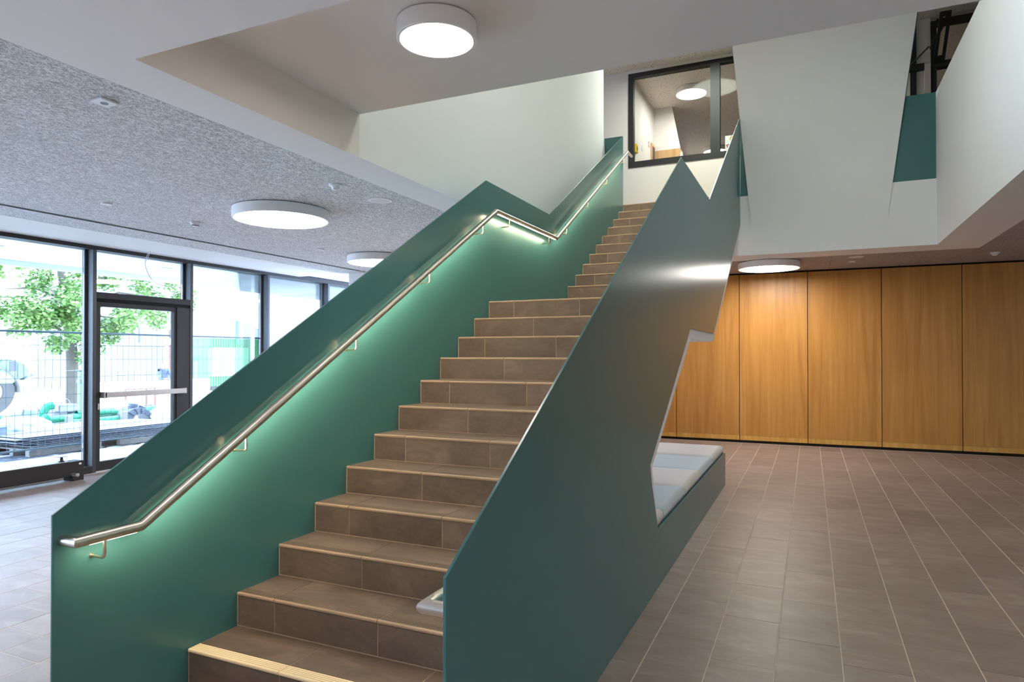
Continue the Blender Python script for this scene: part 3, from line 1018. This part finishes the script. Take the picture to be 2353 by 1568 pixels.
# canopy
can = MB().box(-11.20, XF - .02, -6, 22, 2.960, 3.30).build('ceiling', plain('canopy_grey', (.66, .70, .72), .7, var=.03), kind='structure')
MB().box(-11.24, -11.20, -6, 22, 2.88, 3.40).build('trim_5', plain('canopy_fascia', (.80, .82, .83), .6, var=.02), kind='structure')
for y in (5.15, 7.70, 10.25):
    c_ = empty('downlight', (-9.9, y, 2.94), 'flat square downlight in the outside canopy' + {5.15: ' over the left window', 7.70: ' over the glass door', 10.25: ' over the window right of the door'}[y], 'downlight', 'canopy downlights')
    MB().box(-10.0, -9.8, y - .10, y + .10, 2.945, 2.960).build('frame', M['plastic'], c_)
    MB().box(-9.96, -9.84, y - .06, y + .06, 2.942, 2.9445).build('reflector', M['greylens'], c_)

# site fence
wiremat = plain('galvanised_wire', (.07, .11, .14), .6)
def fence(y0, y1, label):
    root = empty('site_fence', (-11.0, (y0 + y1) / 2, 0), label, 'fence', 'mesh fence panels along the yard')
    MB().tube([(-11, y0, .04), (-11, y0, 1.865)], .019, 8).build('post', wiremat, root, smooth=True)
    MB().tube([(-11, y1, .04), (-11, y1, 1.865)], .019, 8).build('post', wiremat, root, smooth=True)
    MB().tube([(-11, y0, 1.865), (-11, y1, 1.865)], .017, 8).build('top_tube', wiremat, root, smooth=True)
    MB().tube([(-11, y0, .04), (-11, y1, .04)], .015, 8).build('bottom_tube', wiremat, root, smooth=True)
    m = MB()
    k = 0
    y = y0 + .11
    while y < y1 - .03:
        dx = .012 * math.sin(k * 1.3)
        m.tube([(-11, y, 1.86), (-11 + dx, y + .01 * math.sin(k), 1.0), (-11, y, .05)], .0037, 4, caps=False)
        y += .11; k += 1
    for z in (.30, .58, .86, 1.14, 1.42, 1.66):
        m.tube([(-11, y0, z), (-11, y1, z)], .0037, 4, caps=False)
    m.build('wire_mesh', wiremat, root, kind='stuff')
    return root
fence(3.85, 7.28, 'mesh fence panel outside the left window, loader behind it')
fence(7.34, 9.06, 'mesh fence panel outside the glass door')
fence(9.12, 12.6, 'mesh fence panel in front of the green site wagon')
MB().box(-11.15, -10.78, 5.30, 5.56, -.12, .02).build('fence_foot', M['dgrey'], label='dark concrete fence foot at the lower left edge of the window', cat='fence foot')

# stack of boards on pallets
sh = plain('sheet_top', (.26, .30, .37), .45, var=.05, scale=6)
random.seed(3)
for k in range(7):
    z = -.005 + .026 * k
    y0 = 6.40 + random.uniform(-.06, .22) + (0.2 if k in (0, 1, 2) else 0)
    x1 = -11.50 - random.uniform(0, .10)
    MB().box(-12.55, x1, y0, 10.6 + random.uniform(-.2, .3), z, z + .012).build('flat_panel', sh,
        label=['lowest', 'second', 'third', 'middle', 'third from top', 'second from top', 'topmost'][k] + ' pale flat sheet in the stack behind the mesh fence', cat='sheet', group='stack of pale flat sheets', bevel=.002)
pallet_m = plain('weathered_wood', (.24, .22, .21), .8, var=.3, scale=12)
for n_, (ya, yb_) in enumerate(((6.55, 7.75), (8.1, 9.3))):
    pl = empty('pallet', (-12.0, (ya + yb_) / 2, -.155), ['wooden pallet under the left end of the sheet stack', 'wooden pallet under the sheet stack behind the door'][n_], 'pallet', 'pallets under the sheets')
    for x in (-12.5, -12.05, -11.62):
        MB().box(x, x + .10, ya, yb_, -.150, -.055).build('block_row', pallet_m, pl)
    for k in range(7):
        y = ya + (yb_ - ya - .1) * k / 6
        MB().box(-12.55, -11.50, y, y + .10, -.055, -.033).build('deck_board', pallet_m, pl)
    MB().box(-11.52, -11.50, ya, yb_, -.150, -.13).build('base_board', pallet_m, pl)

# green pipes
pipem = plain('green_pipe', (.005, .22, .11), .35)
def pipe(p0, p1, r, label, collar=False):
    root = empty('drain_pipe', ((p0[0] + p1[0]) / 2, (p0[1] + p1[1]) / 2, min(p0[2], p1[2]) - r), label, 'pipe', 'green drain pipes')
    a, b = Vector(p0), Vector(p1); d = (b - a).normalized()
    m = MB()
    m.tube([a, b], r, 20, caps=False); m.tube([b - d * .001, a + d * .001], r * .93, 20, caps=False)
    m.build('pipe_wall', pipem, root, smooth=True)
    MB().tube([a, a + d * .10], r * 1.09, 20, caps=False).build('socket', pipem, root, smooth=True)
pipe((-13.45, 7.90, .235), (-13.9, 10.6, .25), .075, 'green pipe lying behind the fence, lower right of the white bundle')
pipe((-13.35, 8.36, .150), (-13.35, 9.32, .155), .068, 'short green pipe with its open end towards the left, lowest of the pile')
pipe((-13.60, 8.62, .300), (-13.55, 9.40, .290), .070, 'green pipe on top of the pile beside the door post')
pipe((-13.6, 7.05, .33), (-13.5, 7.50, .33), .060, 'short green pipe left of the white wrapped bundle')
el = empty('pipe_elbow', (-13.4, 7.9, .2), 'green angled pipe fitting on top of the white bundle', 'pipe fitting')
MB().tube([(-13.4, 7.76, .28), (-13.4, 7.86, .40), (-13.4, 7.93, .50), (-13.4, 8.03, .52)], [.075, .075, .075, .085], 18, caps=False).build('bend', pipem, el, smooth=True)
MB().tube([(-13.3, 7.75, .22), (-13.3, 7.88, .32)], .082, 18, caps=False).build('socket', pipem, el, smooth=True)
for (y, w, z0, z1, lb_) in ((8.20, .11, .13, .31, 'short grey wooden post among the pipes, left of the door post'), (9.345, .10, .08, .30, 'grey wooden post between the green pipes and the grey shaft')):
    MB().box(-13.3, -13.2, y, y + w, -.15, z1).build('wood_post', pallet_m, label=lb_, cat='post', bevel=.004)
# grey shaft fitting
gp = plain('grey_plastic', (.085, .10, .135), .45)
ga = empty('shaft_base', (-13.5, 9.80, .0), 'dark grey ribbed plastic shaft base with two pipe necks behind the door', 'pipe fitting')
arc = []
m = MB()
outer = [(9.46 + .0, .05)]
pa = [(9.80 + .36 * math.cos(t_), .05 + .30 * math.sin(t_)) for t_ in [PI - PI * k / 16 for k in range(17)]]
pi_ = [(9.86 + .20 * math.cos(t_), .05 + .16 * math.sin(t_)) for t_ in [PI * k / 12 for k in range(13)]]
m.prism(pa + pi_, 'x', -13.7, -13.35).build('arched_shell', gp, ga, bevel=.004)
for k in range(6):
    t_ = PI * (.14 + .145 * k)
    c_, s_ = math.cos(t_), math.sin(t_)
    mm = MB()
    mm.prism([(9.84 + .20 * c_ - .008 * s_, .05 + .17 * s_ + .008 * c_), (9.84 + .20 * c_ + .008 * s_, .05 + .17 * s_ - .008 * c_), (9.80 + .35 * c_ + .008 * s_, .05 + .29 * s_ - .008 * c_), (9.80 + .35 * c_ - .008 * s_, .05 + .29 * s_ + .008 * c_)], 'x', -13.35, -13.32)
    mm.build('rib', gp, ga)
MB().tube([(-13.5, 9.76, .30), (-13.48, 9.78, .44)], [.085, .10], 18, caps=False).build('neck', gp, ga, smooth=True)
MB().tube([(-13.5, 9.95, .27), (-13.48, 9.99, .36)], [.07, .085], 18, caps=False).build('neck', gp, ga, smooth=True)
MB().prism([(9.95, -.02), (10.25, .01), (10.27, .10), (10.08, .09)], 'x', -13.4, -13.1).build('foot', gp, ga, bevel=.004)
film = mat_film('plastic_film', (.75, .80, .88), .45)
def bag(name, c, sx, sy, sz, label, cat, mat, seed, flat=.9):
    random.seed(seed)
    m = MB(); n1, n2 = 14, 9
    R = []
    for j in range(n2 + 1):
        th = PI * j / n2; row = []
        for i in range(n1):
            ph = 2 * PI * i / n1
            r_ = 1 + random.uniform(-.14, .14)
            row.append(m.av((c[0] + sx * r_ * math.sin(th) ** flat * math.cos(ph), c[1] + sy * r_ * math.sin(th) ** flat * math.sin(ph), c[2] + sz * math.cos(th))))
        R.append(row)
    for a, b in zip(R, R[1:]):
        for i in range(n1):
            m.af((a[i], a[(i + 1) % n1], b[(i + 1) % n1], b[i]))
    return m.build(name, mat, label=label, cat=cat)
bag('film_sheet', (-13.1, 9.0, .03), .35, 1.0, .12, 'crumpled clear plastic film over the pipes behind the door', 'plastic film', film, 4)
bag('film_sheet', (-13.6, 9.83, .38), .14, .20, .16, 'clear bag wrapped round the top of the grey shaft base', 'plastic film', film, 5)
bag('film_sheet', (-13.2, 10.35, .16), .30, .32, .20, 'clear plastic film bunched at the right of the shaft base', 'plastic film', film, 8)
# white wrapped bundle of fittings
wb = empty('wrapped_bundle', (-13.0, 7.3, -.15), 'white drain fittings wrapped in clear film behind the left window', 'bundle')
whitep = plain('white_fitting', (.34, .42, .52), .35)
MB().lathe((-13.0, 7.34, 0), [(.16, -.14), (.17, .10), (.145, .30), (.19, .40), (.20, .50), (.17, .50), (.13, .34)], 24).build('bucket', whitep, wb, smooth=True)
MB().lathe((-13.05, 7.05, 0), [(.12, -.12), (.13, .2), (.10, .34), (.06, .42)], 20).build('cone', whitep, wb, smooth=True)
MB().tube([(-12.86, 7.18, .42), (-12.84, 7.22, .52), (-12.84, 7.34, .56), (-12.84, 7.46, .52), (-12.86, 7.5, .42)], .006, 6).build('wire_handle', M['dgrey'], wb)
bag('film_sheet', (-12.9, 7.25, .15), .34, .50, .26, 'clear plastic wrap bulging round the white fittings behind the left window', 'plastic film', film, 9)
bag('film_sheet', (-12.8, 8.2, .12), .25, .75, .10, 'pale plastic sheet spread in front of the green pipes', 'plastic film', film, 12)
gb = empty('storage_box', (-12.6, 6.5, -.15), 'pale plastic storage box at the left edge behind the fence', 'box')
MB().box(-12.9, -12.4, 6.05, 6.72, -.15, .28).build('body', plain('pale_box', (.42, .46, .52), .6), gb, bevel=.02)
MB().box(-12.95, -12.35, 6.02, 6.75, .28, .33).build('lid', plain('pale_lid', (.62, .66, .72), .5), gb, bevel=.01)
# generator
ge = empty('generator', (-16.0, 9.85, -.16), 'small portable machine with a round carrying handle behind the pipes', 'machine')
grm = plain('machine_grey', (.17, .18, .22), .5)
MB().box(-16.25, -15.8, 9.62, 10.12, .16, .34).build('tank', grm, ge, bevel=.03, seg=2)
MB().box(-16.2, -15.85, 9.55, 9.85, -.10, .20).build('engine', M['dgrey'], ge, bevel=.02)
MB().box(-16.2, -15.85, 9.95, 10.15, -.05, .15).build('motor', M['dgrey'], ge, bevel=.02)
MB().tube([(-16, 9.79, .32), (-16, 9.80, .40), (-16, 9.86, .455), (-16, 9.92, .455), (-16, 9.98, .40), (-16, 9.99, .32)], .013, 8).build('handle', grm, ge, smooth=True)
MB().tube([(-15.8, 9.46, -.16), (-15.8, 9.46, .345), (-15.8, 10.18, .30), (-15.8, 10.18, -.16)], .014, 8).build('tube_frame', grm, ge, smooth=True)
MB().tube([(-16.2, 9.46, -.16), (-16.2, 9.46, .345), (-16.2, 10.18, .30), (-16.2, 10.18, -.16)], .014, 8).build('tube_frame', grm, ge, smooth=True)
# green machine post
gpm = plain('light_green', (.12, .40, .18), .5)
mp_ = empty('lifting_post', (-15, 9.6, -.16), 'light green steel post with a dark lever beside the window post', 'post')
MB().box(-15.06, -14.94, 9.565, 9.70, -.16, 1.12).build('column', gpm, mp_, bevel=.006)
MB().box(-15.08, -14.92, 9.55, 9.72, .86, .95).build('clamp', M['dgrey'], mp_, bevel=.01)
MB().tube([(-15, 9.70, 1.14), (-15, 9.52, 1.145), (-15, 9.28, 1.15)], [.03, .018, .010], 10).build('lever', M['dgrey'], mp_, smooth=True)
# rusty mesh crates
rust = plain('rusty_steel', (.20, .085, .06), .7, var=.2)
def crate(x, y0, y1, z0, z1, m_, label):
    root = empty('mesh_crate', (x, (y0 + y1) / 2, z0), label, 'crate', 'wire mesh crates in the yard')
    for xx in (x, x - .8):
        for y in (y0, y1):
            MB().box(xx - .02, xx + .02, y - .02, y + .02, z0, z1).build('corner_post', m_, root)
        for z in (z0 + .1, z1 - .03):
            MB().box(xx - .012, xx + .012, y0, y1, z - .015, z + .015).build('rail', m_, root)
    w = MB()
    for k in range(1, 10):
        y = y0 + (y1 - y0) * k / 10
        w.tube([(x, y, z0 + .1), (x, y, z1)], .004, 4, caps=False)
    for k in range(1, 7):
        z = z0 + .1 + (z1 - z0 - .1) * k / 7
        w.tube([(x, y0, z), (x, y1, z)], .004, 4, caps=False)
    w.build('mesh', m_, root, kind='stuff')
    return root
crate(-15.5, 11.6, 12.45, -.16, .62, rust, 'rusty brown wire crate behind the right part of the glass door')
crate(-14.4, 10.75, 11.5, -.16, .26, plain('grey_crate', (.22, .20, .24), .6), 'low grey wire crate with film in front of the rusty one')
crate(-13.6, 12.0, 12.9, -.16, .50, plain('dull_crate', (.30, .29, .30), .6), 'grey wire crate below the green wagon')
wh = empty('cable_reel', (-14.2, 13.5, -.16), 'grey round reel rim standing below the green wagon', 'reel')
MB().lathe((0, 13.45, .30), [(.40, -14.3), (.44, -14.3), (.44, -14.24), (.40, -14.24)], 36, 'x').build('rim', grm, wh)
MB().lathe((0, 13.45, .30), [(.06, -14.32), (.06, -14.22)], 16, 'x').build('hub', grm, wh)
for k in range(6):
    a = PI * k / 3
    MB().tube([(-14.27, 13.45, .30), (-14.27, 13.45 + .42 * math.cos(a), .30 + .42 * math.sin(a))], .012, 6).build('spoke', grm, wh)

# green site wagon
wgr = plain('wagon_green', (.10, .42, .15), .5, var=.03)
wgd = plain('wagon_green_dark', (.05, .32, .18), .5)
wg = empty('site_wagon', (-25.8, 23.4, -.16), 'light green ribbed site wagon with arched roof and a white window', 'site wagon')
def arch(y0, y1, zb, ze, zt, n=18):
    c = (y0 + y1) / 2; w = (y1 - y0) / 2
    return [(y0, zb)] + [(c - w * math.cos(PI * k / n), ze + (zt - ze) * math.sin(PI * k / n)) for k in range(n + 1)] + [(y1, zb)]
MB().prism(arch(21.94, 24.94, .06, 2.31, 3.05), 'x', -26.4, -25.10).build('body', wgr, wg)
MB().prism(arch(21.84, 25.04, 2.26, 2.33, 3.12), 'x', -26.5, -25.02).build('roof', plain('wagon_roof', (.62, .66, .74), .4), wg)
for k in range(21):
    y = 22.0 + .142 * k
    zt = 2.28 + .70 * math.sin(math.acos(max(-1, min(1, (23.44 - y) / 1.52))))
    MB().box(-25.10, -25.04, y, y + .040, .06, zt).build('rib', wgr, wg)
wf = MB().box(-25.04, -24.98, 22.0, 23.30, .50, 1.83).build('window', M['plastic'], wg, label='white framed window')
for a, b in ((22.07, 22.60), (22.68, 23.22)):
    MB().box(-24.98, -24.97, a, b, .60, 1.72).build('pane', plain('wagon_pane', (.24, .26, .32), .1), wf)
MB().box(-25.03, -24.97, 23.33, 24.15, .50, 1.85).build('shutter', wgr, wg)
MB().box(-25.06, -24.99, 21.72, 21.97, .50, 1.80).build('shutter', wgr, wg)
MB().box(-25.03, -24.93, 23.36, 23.50, 2.0, 3.13).build('chimney', wgd, wg, label='dark green stove pipe')
for y in (22.5, 24.4):
    MB().lathe((0, y, .20), [(.36, -25.8), (.37, -25.7), (.37, -25.5), (.36, -25.4)], 20, 'x').build('wheel', M['dgrey'], wg)
MB().prism(arch(25.4, 37, .2, 2.4, 3.05), 'x', -29, -25.6).build('storage_tent', plain('tent_grey', (.28, .31, .40), .5), label='pale grey round-topped shed right of the green wagon', cat='shed')
np_ = empty('notice_plate', (-25.05, 21.15, -.16), 'small dark green plate on a post left of the wagon window', 'sign')
MB().box(-25.1, -25.0, 20.95, 21.36, 1.22, 1.42).build('plate', wgd, np_)
MB().tube([(-25.05, 21.15, -.16), (-25.05, 21.15, 1.22)], .02, 8).build('post', M['plastic'], np_)

# plaster house, brick pier, wall lamp
ho = empty('house', (-30, 24, -.16), 'pale grey rendered house beyond the yard, brick corner pier', 'building')
hm = plain('house_render', (.27, .27, .33), .9, var=.06, scale=.7)
MB().box(-36, -30, 20.6, 26.5, -.16, 5.2).build('wall', hm, ho)
MB().box(-30.02, -29.95, 20.6, 26.0, 1.95, 2.02).build('string_course', plain('render_light', (.72, .72, .76), .9), ho)
f_ = MB().box(-30.03, -29.98, 22.0, 22.08, 2.1, 2.9).build('rain_pipe', M['dgrey'], ho)
MB().box(-26.15, -25.9, 20.45, 21.05, -.16, 2.60).build('pier', plain('mortar', (.60, .52, .50), .9), ho)
brm = plain('brick_red', (.17, .065, .05), .85, var=.25, scale=9)
for r_ in range(24):
    z = .62 + .083 * r_
    for c_ in range(3):
        y = 20.44 + .20 * c_ - (.10 if r_ % 2 else 0)
        ya, yb_ = max(y, 20.44), min(y + .19, 21.06)
        MB().box(-25.90, -25.885, ya, yb_, z, z + .070).build('brick', brm, ho)
wl = empty('globe_lamp', (-25.8, 20.50, 2.0), 'round white lamp on the brick pier above the leaning man', 'lamp')
MB().lathe((0, 20.50, 2.08), [(.02, -25.88), (.15, -25.87), (.15, -25.80), (.11, -25.74), (.02, -25.72)], 24, 'x').build('globe', M['plastic'], wl, smooth=True)
MB().tube([(-25.86, 20.50, 2.2), (-25.86, 20.50, 2.6)], .015, 6).build('conduit', M['dgrey'], wl)
# white low wall the man leans on
MB().box(-22.15, -21.7, 14.0, 19.0, -.16, .555).build('parapet', plain('white_low_wall', (.82, .82, .84), .7), label='white low wall across the yard with a man leaning on it', cat='low wall', bevel=.01)

# leaning man
def skin_chain(name, verts, edges, radii, mat, parent, sub=1, label=None):
    lo = Vector((sum(v[0] for v in verts) / len(verts), sum(v[1] for v in verts) / len(verts), min(v[2] for v in verts)))
    me = bpy.data.meshes.new(name)
    me.from_pydata([tuple(Vector(v) - lo) for v in verts], edges, [])
    o = bpy.data.objects.new(name, me); COL.objects.link(o)
    me.materials.append(mat)
    sk = o.modifiers.new('skin', 'SKIN'); sk.use_smooth_shade = True
    for i, v in enumerate(me.skin_vertices[0].data):
        r = radii[i]; v.radius = (r, r) if isinstance(r, (int, float)) else r
        v.use_root = (i == 0)
    s2 = o.modifiers.new('sub', 'SUBSURF'); s2.levels = s2.render_levels = sub
    WL[o] = lo
    if parent: o.parent = parent; o.location = lo - WL[parent]
    else: o.location = lo
    if label: o['label'] = label
    return o
skinm = plain('skin', (.62, .36, .28), .55); jacket = plain('jacket', (.07, .09, .15), .8); trous = plain('trousers', (.06, .07, .10), .8); hairm = plain('hair', (.12, .08, .06), .9)
PX = -22.0
man = empty('person', (PX - .45, 17.6, -.16), 'man in a dark blue jacket leaning on the white low wall, forearms together', 'person')
V = [(PX - .62, 17.66, .74), (PX - .52, 17.56, .84), (PX - .36, 17.42, .93), (PX - .24, 17.32, 1.00), (PX - .17, 17.25, 1.04),
     (PX - .34, 17.60, .90), (PX - .20, 17.62, .72), (PX - .06, 17.50, .585), (PX + .05, 17.24, .60),
     (PX - .30, 17.22, .92), (PX - .14, 17.10, .72), (PX - .02, 17.02, .59), (PX + .06, 17.14, .60),
     (PX - .64, 17.78, .62), (PX - .56, 17.80, .30), (PX - .66, 17.80, -.08), (PX - .56, 17.80, -.13),
     (PX - .68, 17.58, .62), (PX - .60, 17.58, .30), (PX - .72, 17.58, -.08), (PX - .62, 17.58, -.13)]
E_ = [(0, 1), (1, 2), (2, 3), (3, 4), (2, 5), (5, 6), (6, 7), (7, 8), (2, 9), (9, 10), (10, 11), (11, 12), (0, 13), (13, 14), (14, 15), (15, 16), (0, 17), (17, 18), (18, 19), (19, 20)]
Rr = [.15, .155, .16, .085, .055, .075, .06, .05, .034, .075, .06, .05, .034, .095, .07, .05, .045, .095, .07, .05, .045]
skin_chain('body', V, E_, Rr, jacket, man, 2)
# head with a face turned down to the left
hc = Vector((PX - .10, 17.19, 1.085))
hd = MB()
Rm = Euler((math.radians(8), math.radians(25), math.radians(-35))).to_matrix().to_4x4()
hd.T = Matrix.Translation(hc) @ Rm
prof = [(.0, -.125), (.045, -.118), (.062, -.09), (.074, -.04), (.080, .01), (.080, .055), (.068, .095), (.040, .120), (.0, .128)]
rings = []
for r, z in prof:
    row = []
    for k in range(16):
        a = 2 * PI * k / 16
        fx = 1.18 if math.cos(a) > 0 else 1.1
        row.append(hd.av((r * fx * math.cos(a), r * .95 * math.sin(a), z)))
    rings.append(row)
for a, b in zip(rings, rings[1:]):
    for k in range(16):
        hd.af((a[k], a[(k + 1) % 16], b[(k + 1) % 16], b[k]))
hd.prism([(.085, -.035), (.118, -.03), (.088, .02)], 'y', -.012, .012)       # nose
for s_ in (-1, 1):
    hd.box(-.015, .02, s_ * .074 - .008, s_ * .074 + .008, -.03, .03)         # ears
hd.build('head', skinm, man, smooth=True)
ey = MB(); ey.T = hd.T
for s_ in (-1, 1):
    ey.box(.083, .092, s_ * .03 - .010, s_ * .03 + .010, .008, .018)
ey.box(.083, .09, -.022, .022, -.066, -.058)
ey.build('face_features', hairm, man)
ht = MB(); ht.T = hd.T
rings = []
for r, z in [(.086, .02), (.088, .06), (.075, .10), (.045, .128), (.004, .137)]:
    rings.append([ht.av((r * (1.02 if math.cos(2 * PI * k / 16) > .3 else 1.18) * math.cos(2 * PI * k / 16) - .008, r * math.sin(2 * PI * k / 16), z + (.045 if math.cos(2 * PI * k / 16) > .3 and z < .05 else 0))) for k in range(16)])
for a, b in zip(rings, rings[1:]):
    for k in range(16):
        ht.af((a[k], a[(k + 1) % 16], b[(k + 1) % 16], b[k]))
ht.build('hair', hairm, man, smooth=True)
for hx, hy, hs in ((PX + .06, 17.22, -1), (PX + .07, 17.16, 1)):
    vs = [(hx - .02, hy + .01 * hs, .605), (hx + .03, hy - .03 * hs, .605)]
    es = [(0, 1)]; rr = [.028, .034]
    for k in range(4):
        bx = hx + .045; by = hy - .05 * hs + .019 * k * hs
        L = (.055, .068, .072, .060)[k]
        i0 = len(vs)
        vs += [(bx, by, .612), (bx + L * .5, by - .012 * hs, .606), (bx + L * .8, by - .02 * hs, .590)]
        es += [(1, i0), (i0, i0 + 1), (i0 + 1, i0 + 2)]; rr += [.010, .009, .008]
    i0 = len(vs)
    vs += [(hx + .01, hy - .055 * hs, .622), (hx + .05, hy - .075 * hs, .625)]
    es += [(1, i0), (i0, i0 + 1)]; rr += [.012, .009]
    skin_chain('hand', vs, es, rr, skinm, man, 1)

# wheel loader at the left edge
ld = empty('wheel_loader', (-20, 10.4, -.16), 'pale green wheel loader with a big front wheel at the left edge of the yard', 'vehicle')
lg = plain('loader_green', (.28, .42, .31), .5, var=.03); lw = plain('loader_white', (.78, .80, .78), .5, var=.03)
MB().prism([(9.6, .75), (10.9, .72), (11.25, .92), (11.28, 1.10), (11.10, 1.30), (10.75, 1.40), (10.55, 1.05), (9.6, 1.05)], 'x', -21.2, -19.9).build('bonnet', lg, ld, bevel=.03, seg=2)
MB().prism([(11.00, .86), (11.26, .93), (11.27, 1.10), (11.12, 1.27), (11.0, 1.3)], 'x', -19.90, -19.86).build('side_vent', grm, ld, bevel=.01)
MB().prism([(9.0, .9), (10.5, .9), (10.78, 1.50), (10.70, 2.15), (9.0, 2.2)], 'x', -21.0, -20.1).build('cab', lw, ld, bevel=.03)
MB().prism([(9.2, 1.05), (10.42, 1.05), (10.62, 1.5), (10.56, 2.0), (9.2, 2.05)], 'x', -20.1, -20.07).build('cab_window', plain('cab_glass', (.45, .55, .60), .08), ld)
MB().lathe((0, 10.35, .50), [(.30, -20.5), (.62, -20.48), (.66, -20.35), (.66, -20.05), (.62, -19.95), (.34, -19.93), (.30, -19.98)], 36, 'x').build('wheel', plain('tyre', (.09, .085, .085), .9), ld, smooth=True)
MB().lathe((0, 10.35, .50), [(.02, -19.96), (.30, -19.94), (.32, -19.97)], 28, 'x').build('rim', lw, ld)
fa = [(10.35 + .74 * math.cos(t_), .46 + .74 * math.sin(t_)) for t_ in [PI * k / 14 for k in range(15)]]
fb = [(10.35 + .70 * math.cos(t_), .46 + .70 * math.sin(t_)) for t_ in [PI * k / 14 for k in range(14, -1, -1)]]
MB().prism(fa + fb, 'x', -20.6, -19.85).build('mudguard', plain('mudguard', (.20, .18, .17), .6), ld)
MB().prism([(11.15, .80), (11.45, .92), (11.50, .98), (11.30, .92)], 'x', -20.4, -19.9).build('step_plate', grm, ld)
MB().tube([(-19.85, 10.78, 1.32), (-19.7, 10.86, 1.32), (-19.7, 10.86, 1.06)], .012, 6).build('mirror_arm', M['dgrey'], ld)
MB().box(-19.72, -19.69, 10.70, 10.87, 1.05, 1.32).build('mirror', M['dgrey'], ld)

# maple tree
tr = empty('tree', (-20.0, 12.56, -.16), 'green maple tree behind the mesh fence, grey trunk', 'tree')
bark = plain('bark', (.10, .085, .07), .9, var=.3, scale=12)
tb = MB()
tb.tube([(-20, 12.58, -.16), (-20, 12.56, .6), (-20.02, 12.55, 1.5), (-20.1, 12.5, 2.6), (-20.2, 12.3, 4.2)], [.20, .165, .155, .14, .10], 14)
tb.build('trunk', bark, tr, smooth=True)
random.seed(11)
brs = []
for k in range(16):
    a = random.uniform(0, 2 * PI); z0 = random.uniform(1.9, 3.8); L = random.uniform(1.4, 3.2)
    p0 = Vector((-20.05, 12.5, z0)); p1 = p0 + Vector((math.cos(a) * L * .5, math.sin(a) * L * .5, L * .22)); p2 = p0 + Vector((math.cos(a) * L, math.sin(a) * L, L * .18))
    tb = MB(); tb.tube([p0, p1, p2], [.045, .03, .012], 6); tb.build('branch', bark, tr)
    brs.append((p0, p1, p2))
t = NT('maple_leaf'); b = t.bsdf(Roughness=.6)
rn = t.noise(t.pos(), 5, 4)
t.link(t.ramp(rn, [(.3, (.06, .16, .03)), (.5, (.15, .27, .06)), (.7, (.33, .42, .15))]), b.inputs['Base Color'])
M['leaf'] = t.m
lv = MB(); lv.v = []
blobs = []
for c, r, n_ in [((-19.0, 10.4, 3.2), 1.1, 5), ((-19.3, 11.6, 3.0), 1.4, 8), ((-19.2, 12.6, 2.9), 1.4, 8), ((-19.4, 13.6, 3.0), 1.2, 6), ((-19.6, 14.7, 3.1), 1.0, 4), ((-20.5, 12.4, 4.3), 2.2, 10), ((-19.6, 11.1, 2.5), .75, 4), ((-19.5, 12.0, 2.3), .8, 5), ((-19.6, 12.9, 2.35), .8, 4), ((-19.8, 13.9, 2.6), .6, 3), ((-19.5, 10.3, 4.2), 1.5, 5), ((-19.5, 15.3, 3.5), .8, 3), ((-19.6, 13.5, 1.95), .35, 1), ((-19.6, 11.7, 1.85), .35, 1), ((-19.6, 12.6, 1.55), .25, 1)]:
    for _ in range(n_):
        while True:
            p = Vector((random.uniform(-1, 1), random.uniform(-1, 1), random.uniform(-1, 1)))
            if p.length < 1: break
        blobs.append((Vector(c) + p * r * .85, random.uniform(.22, .48)))
for c, r in blobs:
    for _ in range(int(170 * (r / .35) ** 2)):
        d = Vector((random.gauss(0, 1), random.gauss(0, 1), random.gauss(0, 1))).normalized()
        p = c + d * r * random.uniform(.35, 1.0)
        nrm = (d * .4 + Vector((random.gauss(0, .6), random.gauss(0, .6), 1))).normalized()
        u = nrm.orthogonal().normalized(); w = nrm.cross(u); a = random.uniform(0, 6.28)
        u, w = u * math.cos(a) + w * math.sin(a), w * math.cos(a) - u * math.sin(a)
        s_ = random.uniform(.045, .075)
        i0 = len(lv.v)
        lv.v += [p - u * s_, p + w * s_ * .8, p + u * s_ * 1.1 + nrm * .01, p - w * s_ * .8]
        lv.f.append((i0, i0 + 1, i0 + 2, i0 + 3)); lv.mi.append(0)
me = bpy.data.meshes.new('foliage'); me.from_pydata([tuple(p - WL[tr]) for p in lv.v], [], lv.f); me.materials.append(M['leaf'])
fo = bpy.data.objects.new('foliage', me); COL.objects.link(fo); fo.parent = tr; fo['kind'] = 'stuff'
